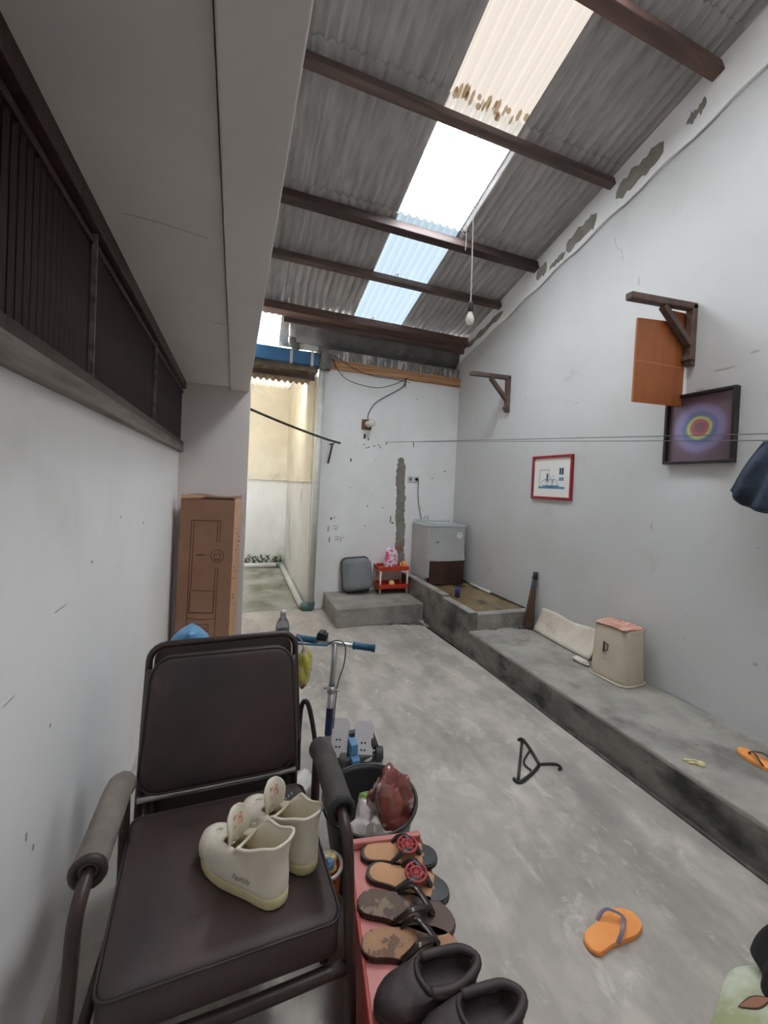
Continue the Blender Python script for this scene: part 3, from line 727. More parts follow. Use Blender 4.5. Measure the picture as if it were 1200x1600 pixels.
mk('rim', B().tube([(.330 + .053 * math.cos(a*PI/12), 1.287 + .053 * math.sin(a*PI/12), .228) for a in range(24)], .007, 6, closed=True), m_film, pot, smooth=True)
m_mixw = mat('blue_yellow_wrapper', srgb(90, 120, 160), srgb(210, 180, 90), rough=.3, scale=16, lo=.48, hi=.52, bump=.4)
tag(mk('wrapper', crumple((.330, 1.287, .235), (.035, .035, .03), 9.9, .8, 2, 18, 12), m_mixw), 'crumpled blue and yellow wrapper in the orange pot', 'wrapper')

# ---- kick scooter
m_alu = mat('brushed_aluminium', g(.62), g(.5), rough=.35, metal=.9, scale=20, stretch=(1, 1, .1))
m_tealg = mat('blue_rubber_grip', srgb(28, 92, 124), srgb(22, 74, 104), rough=.6, scale=12)
m_navy = mat('navy_sticker', srgb(30, 32, 74), srgb(44, 46, 96), rough=.4, scale=14)
sc = thing('kick_scooter', 'silver kick scooter with blue handlebar grips behind the armchair', 'scooter', (.50, 2.0, 0))
Lh = Vector((.330, 2.10, .688)); Rh = Vector((.694, 1.90, .676)); Ch = (Lh + Rh) / 2; hd = (Rh - Lh).normalized()
mk('handlebar', B().tube([Lh + hd * .02, Rh - hd * .02], .011, 12), m_alu, sc, smooth=True)
for a, s in ((Lh, 1), (Rh, -1)):
    mk('grip', B().tube([a, a + hd * s * .008, a + hd * s * .010, a + hd * s * .10, a + hd * s * .102, a + hd * s * .112], [.019, .021, .0165, .0165, .019, .019], 12), m_tealg, sc, smooth=True)
nb = Vector((-hd.y, hd.x, 0)) * -1
lv = mk('brake_lever', B().tube([Ch - hd * .03 + nb * .03 + Vector((0, 0, -.004)), Ch - hd * .08 + nb * .035 + Vector((0, 0, -.006)), Lh + hd * .05 + nb * .045 + Vector((0, 0, -.008)), Lh + hd * .012 + nb * .05 + Vector((0, 0, -.008))], .0075, 8, flat=((0, 0, 1), .6)), m_tealg, sc, smooth=True)
Mh = frame_from(Ch - hd * .068 + Vector((0, 0, .02)), hd, (-hd.y, hd.x, 0))
mk('phone_clamp', B().box((-.026, -.02, -.012), (.026, .02, .024), Mh).box((-.02, -.026, .0), (.012, .026, .032), Mh), m_rubber, sc, bevel=.005)
Bt = Vector((.495, 2.005, .115))
ax = (Bt - Ch).normalized()
stem = mk('stem', B().tube([Ch, Ch + ax * .24], .0145, 12), m_alu, sc, smooth=True)
mk('lower_stem', B().tube([Ch + ax * .23, Bt], .019, 12), m_alu, sc, smooth=True)
mk('sticker', B().tube([Ch + ax * .33, Ch + ax * .47], .0196, 12, caps=False), m_navy, sc, smooth=True)
cl = Ch + ax * .238
mk('clamp', B().tube([cl - ax * .016, cl + ax * .016], .023, 12).tube([cl - hd * .042, cl + hd * .046], .006, 8), m_chrome, sc, smooth=True)
mk('brake_cable', B().tube(smooth_path([Ch - hd * .03 + nb * .03, Ch + hd * .01 + nb * .02 + Vector((0, 0, .022)), Ch + hd * .055 + nb * .01 + Vector((0, 0, .0)), Ch + hd * .052 + Vector((0, 0, -.10)), cl + hd * .03 + Vector((0, 0, .02)), cl + hd * .024 + ax * .2], 6), .0028, 6), m_rubber, sc, smooth=True)
dk = Vector((hd.y, -hd.x, 0)) if (hd.y * 1 < 0) else Vector((-hd.y, hd.x, 0))
dk = Vector((-.75, -.661, 0))
Fw = Vector((.50, 2.01, .05)); Rw = Fw + dk * .50
for w in (Fw - dk * .02, Rw):
    wc = Vector((w.x, w.y, .05)); pr = Vector((-dk.y, dk.x, 0))
    mk('wheel', B().tube([wc - pr * .012, wc + pr * .012], .05, 24), m_rubber, sc, smooth=False, bevel=.004)
mk('fork', B().tube([Bt, Fw + Vector((0, 0, .05))], .019, 10).tube([Fw + Vector((0, 0, .065)), Fw + Vector((0, 0, .0)) + Vector((-dk.y, dk.x, 0)) * .02], .008, 8), m_alu, sc, smooth=True)
mk('deck', B().bar(Fw + dk * .12 + Vector((0, 0, .025)), Rw - dk * .04 + Vector((0, 0, .025)), .10, .02).bar(Bt, Fw + dk * .13 + Vector((0, 0, .025)), .03, .03), m_alu, sc, bevel=.004)

# ---- mini stepper
m_pedal = bpy.data.materials.new('white_gridded_pedal'); nt, p_, N_, L_ = _nodes(m_pedal)
p_.inputs['Roughness'].default_value = .5
tc_ = N_('ShaderNodeTexCoord'); br_ = N_('ShaderNodeTexBrick'); br_.offset = 0
br_.inputs['Color1'].default_value = srgb(206, 200, 202); br_.inputs['Color2'].default_value = srgb(212, 206, 206); br_.inputs['Mortar'].default_value = srgb(138, 134, 136)
br_.inputs['Scale'].default_value = 1; br_.inputs['Brick Width'].default_value = .0085; br_.inputs['Row Height'].default_value = .0085; br_.inputs['Mortar Size'].default_value = .0011
L_(tc_.outputs['Object'], br_.inputs['Vector']); L_(br_.outputs['Color'], p_.inputs['Base Color'])
m_lblue = mat('light_blue_paint', srgb(90, 140, 178), srgb(76, 120, 156), rough=.5, scale=8)
m_dgrey = mat('dark_grey_plastic', srgb(78, 76, 74), srgb(62, 60, 58), rough=.6, scale=8)
st = thing('mini_stepper', 'mini stepper with two white gridded pedals on the cement floor', 'exercise machine', (.68, 2.08, 0))
for (cx, cy, cz) in ((.594, 2.140, .092), (.724, 2.094, .079)):
    Mp = frame_from((cx, cy, cz), (.93, -.36, .0), (.20, .50, .60))
    pd = B().prism(rrect(.104, .195, .026, 4), Matrix.Identity(4), .016)
    o = mk('pedal', pd, m_pedal, st, local=True, bevel=.003)
    o.matrix_local = Matrix.Translation(-ORG[st.name]) @ Mp
    for (dx, dy) in ((-.010, -.012), (.008, -.012), (-.010, -.046), (.008, -.046)):
        q = mk('screw_hole', B().lathe([(0, .0165), (.0055, .0165), (.0055, .0172), (0, .0172)], 8, T(dx, dy, 0)), m_rubber, st, local=True)
        q.parent = o; q.location = (0, 0, 0)
    mk('pedal_arm', B().bar((cx - .02, cy - .05, cz - .075), (cx + .02, cy + .06, cz - .02), .03, .03), m_dgrey, st, bevel=.004)
mk('base_frame', B().box((.630, 1.99, .012), (.675, 2.28, .05)), m_lblue, st, bevel=.005)
mk('cross_foot', B().box((.59, 2.02, .008), (.80, 2.055, .04)), m_dgrey, st, bevel=.005)
mk('cross_foot', B().box((.56, 2.24, .008), (.80, 2.275, .04)), m_dgrey, st, bevel=.005)
mk('centre_post', B().box((.632, 2.03, .05), (.672, 2.10, .11)), m_lblue, st, bevel=.006)
for (x0, x1) in ((.575, .605), (.775, .815)):
    mk('rubber_foot', B().tube([(x0, 2.04, .036), (x1, 2.03, .036)], .034, 14), m_dgrey, st, smooth=True, bevel=.004)
mk('piston', B().tube([(.775, 2.05, .06), (.765, 2.14, .115)], .022, 12), m_dgrey, st, smooth=True)

# ---- bits poking up behind the chairs
m_bluebag = mat('blue_plastic', srgb(92, 150, 190), srgb(70, 126, 168), rough=.35, scale=7, bump=.2, bscale=12)
bl = B().loft([[Vector((-.135 + a * math.cos(t_*PI/8) - .02 * (z - .6), 1.72 + .06 * math.sin(t_*PI/8), z)) for t_ in range(16)] for z, a in ((0, .09), (.3, .10), (.7, .095), (.83, .085), (.875, .066), (.90, .04), (.91, .012))])
tag(mk('plastic_sack', bl, m_bluebag, smooth=True), 'tall blue plastic sack poking up behind the folded chair', 'sack')
m_bottle = mat('clear_bottle_plastic', srgb(196, 196, 200), rough=.1, trans=.75, spec=.5)
btl = thing('water_bottle', 'clear plastic bottle with blue label behind the folded chair', 'bottle', (.252, 2.05, 0))
stl = B().box((.20, 2.00, 0), (.31, 2.10, .62))
tag(mk('carton', stl, mat('plain_brown_carton', srgb(150, 120, 94), srgb(136, 106, 82), rough=.85, scale=5), bevel=.004), 'narrow plain carton standing behind the folded chair', 'box')
btl.location = (.252, 2.05, .6205); ORG[btl.name] = Vector((.252, 2.05, .6205))
Mt = T(.252, 2.05, .6205)
mk('body', B().lathe([(0, 0), (.030, .0), (.034, .01), (.034, .15), (.028, .175), (.013, .20), (.013, .215)], 20, Mt), m_bottle, btl, smooth=True)
mk('label_band', B().lathe([(.0347, .07), (.0347, .135)], 20, Mt), m_bluebag, btl, smooth=True)
mk('cap', B().lathe([(.0, .232), (.015, .232), (.0155, .214), (0, .214)], 16, Mt), m_pvc, btl, smooth=True)
m_net = mat('yellow_red_print_film', srgb(200, 192, 84), srgb(196, 186, 170), rough=.25, scale=14, lo=.45, hi=.55, bump=.4, c3=srgb(190, 60, 54), s3=9, lo3=.52, hi3=.57)
sn = thing('snack_packet', 'crumpled yellow and red snack packet hanging at the folded chair', 'packet', (.283, 1.575, .70))
mk('packet', crumple((.283, 1.578, .772), (.032, .020, .078), 2.2, .45, 1.2, 28, 20), m_net, sn)
mk('hanging_loop', B().tube(smooth_path([(.278, 1.575, .835), (.268, 1.56, .88), (.250, 1.545, .905), (.240, 1.535, .915)], 4), .0025, 5), m_film, sn)
mk_hook = None

# ---- tall carton against the pier
m_card = mat('brown_cardboard', srgb(156, 120, 96), srgb(142, 106, 84), rough=.85, scale=3, bump=.05, bscale=50)
m_card_l = mat('pale_cardboard_side', srgb(206, 164, 128), srgb(192, 150, 116), rough=.85, scale=3)
m_print = mat('dark_print', srgb(78, 50, 38), rough=.8)
bx0 = Vector((-.402, 3.40, 0))
bxr = thing('tall_carton', 'tall brown cardboard carton with a printed appliance drawing against the pier', 'box', (-.17, 3.5, 0))
Mbx = frame_from((-.198, 3.355, 0), (.966, -.258, 0), (.024, .03, 1))
Wb, Hb, Db = .402, 1.35, .215
def bxm(b, *a): return b
mk('front_panel', B().box((-Wb/2, 0, -.004), (Wb/2, Hb, 0), Mbx), m_card, bxr)
mk('side_panel', B().box((Wb/2 - .004, 0, -Db), (Wb/2, Hb - .004, -.004), Mbx), m_card_l, bxr)
mk('side_panel', B().box((-Wb/2, 0, -Db), (-Wb/2 + .004, Hb, -.004), Mbx), m_card, bxr)
mk('back_panel', B().box((-Wb/2 + .004, 0, -Db), (Wb/2 - .004, Hb, -Db + .004), Mbx), m_card, bxr)
for y_, a_ in ((Hb, .35), (Hb + .002, -.1)):
    pass
fl = B().grid(lambda u, v: Mbx @ Vector((-Wb/2 + Wb * u, Hb + .012 * math.sin(v * 2.4) + (.012 * math.sin(u * 7) * v), -Db * .02 - Db * .96 * v)), 10, 5)
mk('top_flap', fl, m_card, bxr, solid=.004)
mk('torn_flap', B().grid(lambda u, v: Mbx @ Vector((-Wb/2 - .004 + .17 * u + .01*v, Hb + .012 - .03 * v * (1 - u * .4), .004 + .006 * v)), 6, 2), m_card_l, bxr, solid=.003)
mk('top_gap', B().box((-Wb/2 + .15, Hb - .02, .0005), (Wb/2 - .006, Hb - .004, .0012), Mbx), m_print, bxr)
def line2(pts, w=.004):
    b = B()
    for (a, c) in zip(pts[:-1], pts[1:]):
        a3 = Mbx @ Vector((a[0], a[1], .0012)); c3 = Mbx @ Vector((c[0], c[1], .0012)); b.bar(a3, c3, .0016, w, up=(Mbx.to_3x3() @ Vector((c[1]-a[1], -(c[0]-a[0]), 0))))
    return b
def dline(pts, w=.004, nm='printed_line'):
    return mk(nm, line2(pts, w), m_print, bxr)
x0_, x1_ = -.115, .105; yt, yb = 1.165, .455
dline([(x0_, yt), (x1_, yt)], .006); dline([(x0_, yt), (x0_ - .002, .36)]); dline([(x1_, yt), (x1_ - .006, 1.0)]); dline([(x1_ - .008, .80), (x1_ - .010, .36)])
dline([(x0_ + .02, yt - .01), (x0_ + .018, yb + .18)]); dline([(x1_ - .022, yt - .01), (x1_ - .026, 1.0)]); dline([(x1_ - .026, .80), (x1_ - .028, yb + .18)])
dline([(x0_ - .002, yb + .17), (x1_ - .012, yb + .17)]); dline([(x0_ + .014, yb + .16), (x0_ + .012, yb), (x1_ - .03, yb), (x1_ - .028, yb + .16)], .006)
dline([(x0_ - .004, yb - .04), (-.01, yb - .055), (x1_ - .012, yb - .04)])
dline([(x0_ - .002, .36), (x0_ - .004, .22)]); dline([(x1_ - .010, .36), (x1_ - .014, .24)])
dline([(-.075, yb - .09), (.045, yb - .09), (.045, yb - .145), (-.075, yb - .145), (-.075, yb - .09)])
dline([(-.05, yb - .117), (-.04, yb - .117)], .01); dline([(-.016, yb - .105), (-.016, yb - .13)], .006); dline([(.018, yb - .117), (.028, yb - .117)], .01)
cc = (.088, .895); rr_ = .048
dline([(cc[0] + rr_ * math.cos(k*PI/12), cc[1] + rr_ * math.sin(k*PI/12) * 1.0) for k in range(25)])
dline([(cc[0] - .022, cc[1] + .022), (cc[0] + .024, cc[1] + .022), (cc[0] + .024, cc[1] - .03), (cc[0] - .022, cc[1] - .03), (cc[0] - .022, cc[1] + .022)], .003)
dline([(cc[0] - .02, cc[1] + .006), (cc[0] + .02, cc[1] + .006)], .003); dline([(cc[0] - .012, cc[1] - .026), (cc[0] - .002, cc[1] - .026)], .010); dline([(cc[0] + .008, cc[1] - .026), (cc[0] + .016, cc[1] - .026)], .010)
dline([(cc[0] - rr_, cc[1]), (-.012, .9)], .002); dline([(-.07, .9), (-.012, .9)], .009, 'printed_caption')
# torn corner near the foot, and the scribbles on the side
mk('torn_hole', B().prism([(.03, .24), (.08, .225), (.15, .22), (.185, .235), (.178, .17), (.13, .165), (.115, .19), (.06, .20)], Mbx @ Matrix.Translation((0, 0, .0006)), .0012), m_black, bxr)
mk('torn_flap', B().grid(lambda u, v: Mbx @ Vector((-.10 + .22 * u, .235 - .10 * v, .002 + .03 * v * u)), 4, 3), m_card, bxr, solid=.003)
for k, (u, v) in enumerate(((.10, 1.06), (.12, 1.00), (.14, .96), (.08, .93), (.06, .80), (.09, .76), (.07, .71), (.05, .58), (.07, .55), (.16, 1.03), (.17, .99), (.10, .50))):
    mk('scribble', B().box((Wb/2, v, -.02 - u), (Wb/2 + .0012, v + .008, -.02 - u + .03), Mbx), m_print, bxr)
# ================================================================== ALONG THE TALL WALL AND THE END WALL
# ---- framed pictures
m_redframe = mat('red_lacquer_frame', srgb(150, 30, 44), srgb(128, 24, 36), rough=.35, scale=6)
m_paper = mat('white_picture_paper', srgb(224, 222, 218), rough=.7)
m_pblue = mat('print_blue', srgb(96, 152, 186), srgb(74, 126, 166), rough=.7, scale=30)
m_pline = mat('print_grey_line', srgb(120, 140, 156), rough=.7)
m_pnavy = mat('print_navy', srgb(44, 66, 92), rough=.7)
m_pgreen = mat('print_green', srgb(116, 150, 104), srgb(90, 140, 160), rough=.7, scale=60)
def wallM(y, z, off=0):   # picture plane on the tall wall: x runs towards the camera (right in view), y up, z out of the wall
    return Matrix(((0, 0, -1, XR - off), (-1, 0, 0, y), (0, 1, 0, z), (0, 0, 0, 1)))
def frame_bars(w, h, t, d, M, rot=0):
    R = M @ Matrix.Rotation(rot, 4, 'Z')
    out = []
    for lo, hi in (((-w/2, h/2 - t, 0), (w/2, h/2, d)), ((-w/2, -h/2, 0), (w/2, -h/2 + t, d)), ((-w/2, -h/2 + t, 0), (-w/2 + t, h/2 - t, d)), ((w/2 - t, -h/2 + t, 0), (w/2, h/2 - t, d))):
        out.append(B().box(lo, hi, R))
    return out, R
pic = thing('framed_print', 'small red framed print of bicycles by a pale house wall', 'picture', (XR, 2.972, 1.437))
bars, Rp = frame_bars(.505, .408, .024, .022, wallM(2.972, 1.643))
for b_ in bars: mk('frame', b_, m_redframe, pic, bevel=.004)
mk('print_sheet', B().box((-.23, -.182, .002), (.23, .182, .008), Rp), m_paper, pic)
def flat(nm, lo, hi, m, par, R, z=.0084, d=.0006): return mk(nm, B().box((lo[0], lo[1], z), (hi[0], hi[1], z + d), R), m, par)
flat('printed_ground', (-.165, -.105), (.165, -.085), m_pblue, pic, Rp)
flat('printed_ground', (-.10, -.085), (.10, -.074), m_pblue, pic, Rp)
for lo, hi in (((-.155, -.085), (-.150, .07)), ((-.155, .066), (-.03, .072)), ((-.034, -.0), (-.030, .07)), ((.075, -.03), (.155, -.025))):
    flat('printed_line', lo, hi, m_pline, pic, Rp)
flat('printed_window', (.095, .025), (.145, .085), m_pnavy, pic, Rp); flat('printed_window_bar', (.118, .025), (.123, .085), m_paper, pic, Rp, .0091)
flat('printed_window_box', (.095, -.025), (.15, .0), m_pline, pic, Rp)
for cx, rr in ((-.085, .034), (-.015, .036), (.035, .036)):
    mk('printed_wheel', B().tube([Rp @ Vector((cx + rr * math.cos(k*PI/10), -.055 + rr * math.sin(k*PI/10), .009)) for k in range(20)], .0018, 4, closed=True), m_pnavy, pic)
mk('printed_bicycle', B().tube([Rp @ Vector(p) for p in ((-.085, -.055, .009), (-.06, .0, .009), (-.03, -.05, .009), (-.015, .01, .009), (.035, -.05, .009), (.02, .02, .009))], .002, 4), m_pblue, pic)
mk('printed_figure', B().box((-.062, -.03, .0085), (-.042, .035, .0092), Rp), m_pnavy, pic)

m_blackframe = mat('black_frame', srgb(38, 30, 34), srgb(28, 22, 26), rough=.4, scale=6)
m_rings = bpy.data.materials.new('ringed_mauve_print'); nt, p_, N_, L_ = _nodes(m_rings)
p_.inputs['Roughness'].default_value = .22
tc_ = N_('ShaderNodeTexCoord'); ln = N_('ShaderNodeVectorMath'); ln.operation = 'LENGTH'
nz = N_('ShaderNodeTexNoise'); nz.inputs['Scale'].default_value = 9
ad = N_('ShaderNodeMath'); ad.operation = 'MULTIPLY_ADD'; ad.inputs[1].default_value = .018; 
cr = N_('ShaderNodeValToRGB'); mr = N_('ShaderNodeMapRange'); mr.inputs['From Max'].default_value = .20
L_(tc_.outputs['Object'], ln.inputs[0]); L_(tc_.outputs['Object'], nz.inputs['Vector']); L_(nz.outputs['Fac'], ad.inputs[0]); L_(ln.outputs['Value'], ad.inputs[2]); L_(ad.outputs[0], mr.inputs['Value']); L_(mr.outputs['Result'], cr.inputs['Fac']); L_(cr.outputs['Color'], p_.inputs['Base Color'])
cs = [(0, (126, 96, 110)), (.20, (132, 92, 104)), (.23, (158, 98, 100)), (.32, (162, 100, 100)), (.34, (176, 168, 112)), (.40, (164, 168, 112)), (.43, (106, 132, 128)), (.48, (100, 106, 146)), (.58, (112, 112, 152)), (.61, (128, 120, 156)), (.76, (124, 114, 148)), (.88, (106, 90, 104))]  # ring colours muted to take in the grey veil of the glass
el = cr.color_ramp.elements
el[0].position = 0; el[0].color = srgb(*cs[0][1]); el[1].position = 1; el[1].color = srgb(100, 84, 94)
for pz, c_ in cs[1:]:
    e_ = el.new(pz); e_.color = srgb(*c_)
pic2 = thing('framed_artwork', 'black framed mauve artwork of coloured concentric rings on the tall wall', 'picture', (XR, 1.714, 1.727))
bars, Rq = frame_bars(.412, .452, .018, .045, wallM(1.714, 1.953))
for b_ in bars: mk('frame', b_, m_blackframe, pic2, bevel=.003)
ps = mk('print_sheet', B().box((-.19, -.21, .0), (.19, .21, .012)), m_rings, pic2, local=True)
ps.matrix_local = Matrix.Translation(-ORG[pic2.name]) @ Rq @ Matrix.Translation((.0, 0, .004)); 

# ---- timber brackets
m_brk = mat('grey_brown_bracket_wood', srgb(104, 84, 74), srgb(78, 62, 56), rough=.8, scale=8, bump=.3, stretch=(1, 3, 1))
m_brick = mat('chipped_brick', srgb(150, 106, 88), srgb(180, 160, 140), rough=.9, scale=20, bump=.5)
def bracket(label, y, z1, z0, xe, ze, w):
    t = thing('shelf_bracket', label, 'bracket', (XR, y, z0), 0, 'timber brackets on the tall wall')
    mk('wall_post', B().box((XR - .045, y - w/2, z0), (XR - .001, y + w/2, z1)), m_brk, t, bevel=.005)
    mk('arm', B().bar((xe, y, ze), (XR - .002, y, z1 - .012), w, .045), m_brk, t, bevel=.008)
    f = .50
    mk('brace', B().bar((xe + (XR - xe) * f, y, ze + (z1 - ze) * f - .03), (XR - .04, y, z0 + (z1 - z0) * .36), w * .8, .04), m_brk, t, bevel=.004)
    mk('peg', B().box((XR - .06, y - w*.6, z0 + .03), (XR - .012, y + w*.6, z0 + .06)), m_brk, t, bevel=.004)
    return t
bracket('small timber bracket on the tall wall near the end wall', 3.668, 2.735, 2.350, 2.262, 2.708, .05)
b2_ = bracket('timber bracket holding the hanging brown plywood board', 1.795, 2.755, 2.362, 2.172, 2.700, .05)
mk('chipped_plaster', B().box((XR - .012, 1.785, 2.37), (XR - .001, 1.865, 2.62)), m_brick, b2_, bevel=.01)
m_ply = mat('brown_plywood', srgb(166, 96, 50), srgb(148, 82, 42), rough=.4, scale=5, bump=.1, stretch=(2, 2, .4))
pb = thing('plywood_board', 'brown varnished plywood board with cut corner hanging from the bracket', 'board', (2.5, 1.84, 2.1))
Mply = frame_from((0, 1.838, 0), (1, 0, 0), (0, 0, 1))
mk('board_sheet', B().prism([(2.292, 2.088), (2.734, 2.104), (2.742, 2.712), (2.590, 2.706), (2.578, 2.632), (2.298, 2.606)], Mply, .012), m_ply, pb)
mk('crease', B().bar((2.296, 1.8252, 2.345), (2.736, 1.8252, 2.355), .001, .005), mat('pale_scratch', srgb(190, 130, 84), rough=.5), pb)

# ---- clotheslines and denim
m_line = mat('grey_green_wire', srgb(88, 98, 98), rough=.5)
A1 = Vector((1.752, YF - .012, 2.037)); A2 = Vector((2.118, YF - .012, 2.073))
E1 = Vector((XR - .004, 1.112, 1.857)); E2 = Vector((XR - .004, 1.110, 1.822))
hk = B().tube([(1.75, YF - .001, 2.037), (1.75, YF - .03, 2.04)], .005, 6)
def wire_line(lbl, a, e, sag):
    pts = [a.lerp(e, i / 16) - Vector((0, 0, sag * 4 * (i/16) * (1 - i/16))) for i in range(17)]
    t = thing('clothesline', lbl, 'clothesline', tuple(a), 0, 'clotheslines across the yard')
    mk('wire', B().tube(pts, .0026, 6), m_line, t, smooth=True)
    mk('hook', B().tube([a + Vector((0, .011, 0)), a, a + Vector((0, -.01, -.015)), a + Vector((0, .002, -.03))], .004, 6), m_rubber, t, smooth=True)
    return t
E1 = Vector((1.68, .20, 1.722)) ; E2 = Vector((1.67, .20, 1.700))
def thru(px, x):  # point on the viewing ray at plane x, for reading the photograph
    return None
wire_line('upper thin clothesline wire strung from the end wall', A1, Vector((2.62, 1.054, 1.843)), .0)
wire_line('lower thin clothesline wire carrying the denim garment', A2, Vector((2.62, 1.054, 1.806)), .0)
pst = thing('line_post', 'thin grey pipe post holding the clothesline ends', 'post', (2.64, 1.05, PH))
mk('pole', B().tube([(2.64, 1.05, PH), (2.64, 1.05, 2.0)], .014, 10), m_pvc_grey, pst, smooth=True)
mk('foot_plate', B().box((2.59, 1.0, PH), (2.69, 1.1, PH + .012)), m_pvc_grey, pst)
m_denim = mat('dark_blue_denim', srgb(62, 74, 92), srgb(40, 48, 64), rough=.9, scale=12, bump=.4, bscale=70, c3=srgb(28, 32, 44), s3=5, lo3=.5, hi3=.75)
def denim(u, v):
    top = Vector((2.590, 1.30 - .20 * u, 1.818))
    hem = [(0, 1.428, 1.565), (.3, 1.365, 1.485), (.6, 1.265, 1.452), (1, 1.03, 1.44)]
    for (a0, y0, z0), (a1, y1, z1) in zip(hem[:-1], hem[1:]):
        if a0 <= u <= a1 + 1e-9:
            t = (u - a0) / (a1 - a0); bt = Vector((2.56, y0 + (y1 - y0) * t, z0 + (z1 - z0) * t)); break
    p = top.lerp(bt, v)
    p.x += .020 * math.sin(u * 19 + v) * v ** .7 - .035 * math.sin(PI * v) * (.5 + .5 * math.sin(u * 7))
    p.z += .012 * math.sin(u * 11) * math.sin(PI * v)
    return p
dn = thing('denim_garment', 'dark blue denim garment hanging from the clothesline', 'garment', (2.55, 1.2, 1.4))
mk('cloth', B().grid(denim, 30, 20), m_denim, dn, smooth=True, solid=.010)
mk('hem', B().tube([denim(i / 20, 1.0) for i in range(21)], .008, 6), m_denim, dn, smooth=True)

# ---- washing machine
m_wm = mat('off_white_enamel', srgb(178, 180, 180), srgb(168, 169, 168), rough=.4, scale=3)
m_wmb = mat('rusty_brown_plastic', srgb(74, 44, 34), srgb(52, 32, 26), rough=.5, scale=6, c3=srgb(30, 20, 18), s3=5, lo3=.5, hi3=.7)
m_wmt = mat('grey_lid_plastic', srgb(178, 184, 186), rough=.35)
wm = thing('washing_machine', 'off-white top-loading washing machine with brown base in the trough', 'washing machine', (2.40, 4.45, .336))
mk('body', B().box((2.152, 4.243, .43), (2.655, 4.70, 1.035)).box((2.152, 4.30, .345), (2.20, 4.70, .44)), m_wm, wm, bevel=.014, bseg=3)
mk('base_panel', B().box((2.185, 4.236, .345), (2.652, 4.69, .632)), m_wmb, wm, bevel=.006)
mk('front_skirt', B().prism([(2.152, .43), (2.16, .655), (2.20, .640), (2.30, .622), (2.655, .632), (2.655, .70), (2.152, .70)], frame_from((0, 4.2425, 0), (1, 0, 0), (0, 0, 1)), .006), m_wm, wm)
top_ = mk('top_deck', B().box((2.148, 4.238, 1.030), (2.66, 4.705, 1.056)), m_wmt, wm, bevel=.01)
mk('lid', B().box((2.20, 4.262, 1.056), (2.61, 4.60, 1.066)), m_wm, top_, bevel=.005)
mk('lid_window', B().box((2.30, 4.33, 1.066), (2.52, 4.53, 1.069)), m_wmt, top_, bevel=.002)
mk('control_panel', B().box((2.16, 4.61, 1.05), (2.65, 4.70, 1.085)), m_wmt, top_, bevel=.01)
for x in (2.2, 2.61):
    for y in (4.28, 4.66): mk('foot', B().lathe([(0, .336), (.02, .336), (.02, .345), (0, .345)], 10, T(x, y, 0)), m_rubber, wm)
m_stk = mat('white_sticker', srgb(226, 226, 230), rough=.4); m_stkb = mat('sticker_blue_ink', srgb(70, 76, 120), rough=.5)
stk = mk('sticker', B().lathe([(0, 0), (.038, 0), (.038, .0012), (0, .0012)], 20, T(2.574, 4.2425, .935, rx=PI/2)), m_stk, wm)
lettering('sticker_lettering', 'LDN', .022, T(2.574, 4.2405, .948, rx=PI/2), m_stkb, stk)
lettering('sticker_lettering', 'J1', .026, T(2.570, 4.2405, .920, rx=PI/2), m_stkb, stk)
mk('badge', B().box((2.262, 4.239, .848), (2.292, 4.2425, .860)), m_ink, wm)
mk('inlet_hose', B().tube(smooth_path([(2.30, 4.66, 1.075), (2.31, 4.68, 1.12), (2.35, 4.69, 1.125), (2.37, 4.69, 1.09)], 6), .012, 8), m_pvc, wm, smooth=True)

# ---- sockets, plug and cord
m_sock = mat('white_socket_plastic', srgb(206, 206, 202), rough=.4)
for k, x in enumerate((2.104, 2.187)):
    sk = thing('wall_socket', ['white wall socket beside the cement stripe, empty', 'white wall socket with a dark plug in it'][k], 'socket', (x, YF, 1.55), 0, 'wall sockets')
    mk('plate', B().box((x - .038, YF - .012, 1.553), (x + .038, YF - .0005, 1.633)), m_sock, sk, bevel=.004)
    mk('socket_well', B().lathe([(0, .0005), (.022, .0005), (.022, .003), (.019, .003), (.019, .001), (0, .001)], 16, T(x, YF - .0125, 1.594, rx=PI/2)), m_pline, sk)
pl = thing('power_cord', 'dark plug and cord dropping from the wall socket to the washing machine', 'cord', (2.187, YF - .03, 1.06))
mk('plug', B().lathe([(0, .03), (.014, .03), (.018, .0), (0, 0)], 12, T(2.187, YF - .0158, 1.597, rx=PI/2)), m_rubber, pl, smooth=True)
mk('cord', B().tube(smooth_path([(2.190, YF - .045, 1.597), (2.20, YF - .045, 1.56), (2.215, YF - .03, 1.35), (2.265, YF - .03, 1.12), (2.275, YF - .04, 1.088)], 6), .0045, 6), m_rubber, pl, smooth=True)

# ---- wall lamp and loose wires on the end wall
m_rusty = mat('rusty_plate', srgb(130, 92, 66), srgb(96, 66, 48), rough=.8, scale=20)
m_bulb = mat('white_glass_bulb', srgb(226, 220, 208), rough=.25)
wl = thing('wall_lamp', 'bare white bulb on a rusty square plate on the end wall', 'lamp', (1.489, YF, 2.18))
mk('back_plate', B().box((1.425, YF - .022, 2.168), (1.548, YF - .0005, 2.292)), m_rusty, wl, bevel=.006)
mk('holder', B().lathe([(0, 0), (.04, 0), (.036, .03), (0, .03)], 16, T(1.50, YF - .022, 2.235, rx=PI/2)), m_sock, wl, smooth=True)
mk('bulb', B().lathe([(0.0, 0), (.022, .0), (.028, .03), (.044, .055), (.046, .08), (.032, .105), (0, .114)], 18, T(1.51, YF - .05, 2.237, rx=PI/2)), m_bulb, wl, smooth=True)
mk('wire', B().tube(smooth_path([(1.50, YF - .02, 2.285), (1.50, YF - .02, 2.36), (1.58, YF - .02, 2.50), (1.75, YF - .02, 2.62), (1.93, YF - .02, 2.74), (1.98, YF - .045, 2.86)], 6), .005, 6), m_rubber, wl, smooth=True)
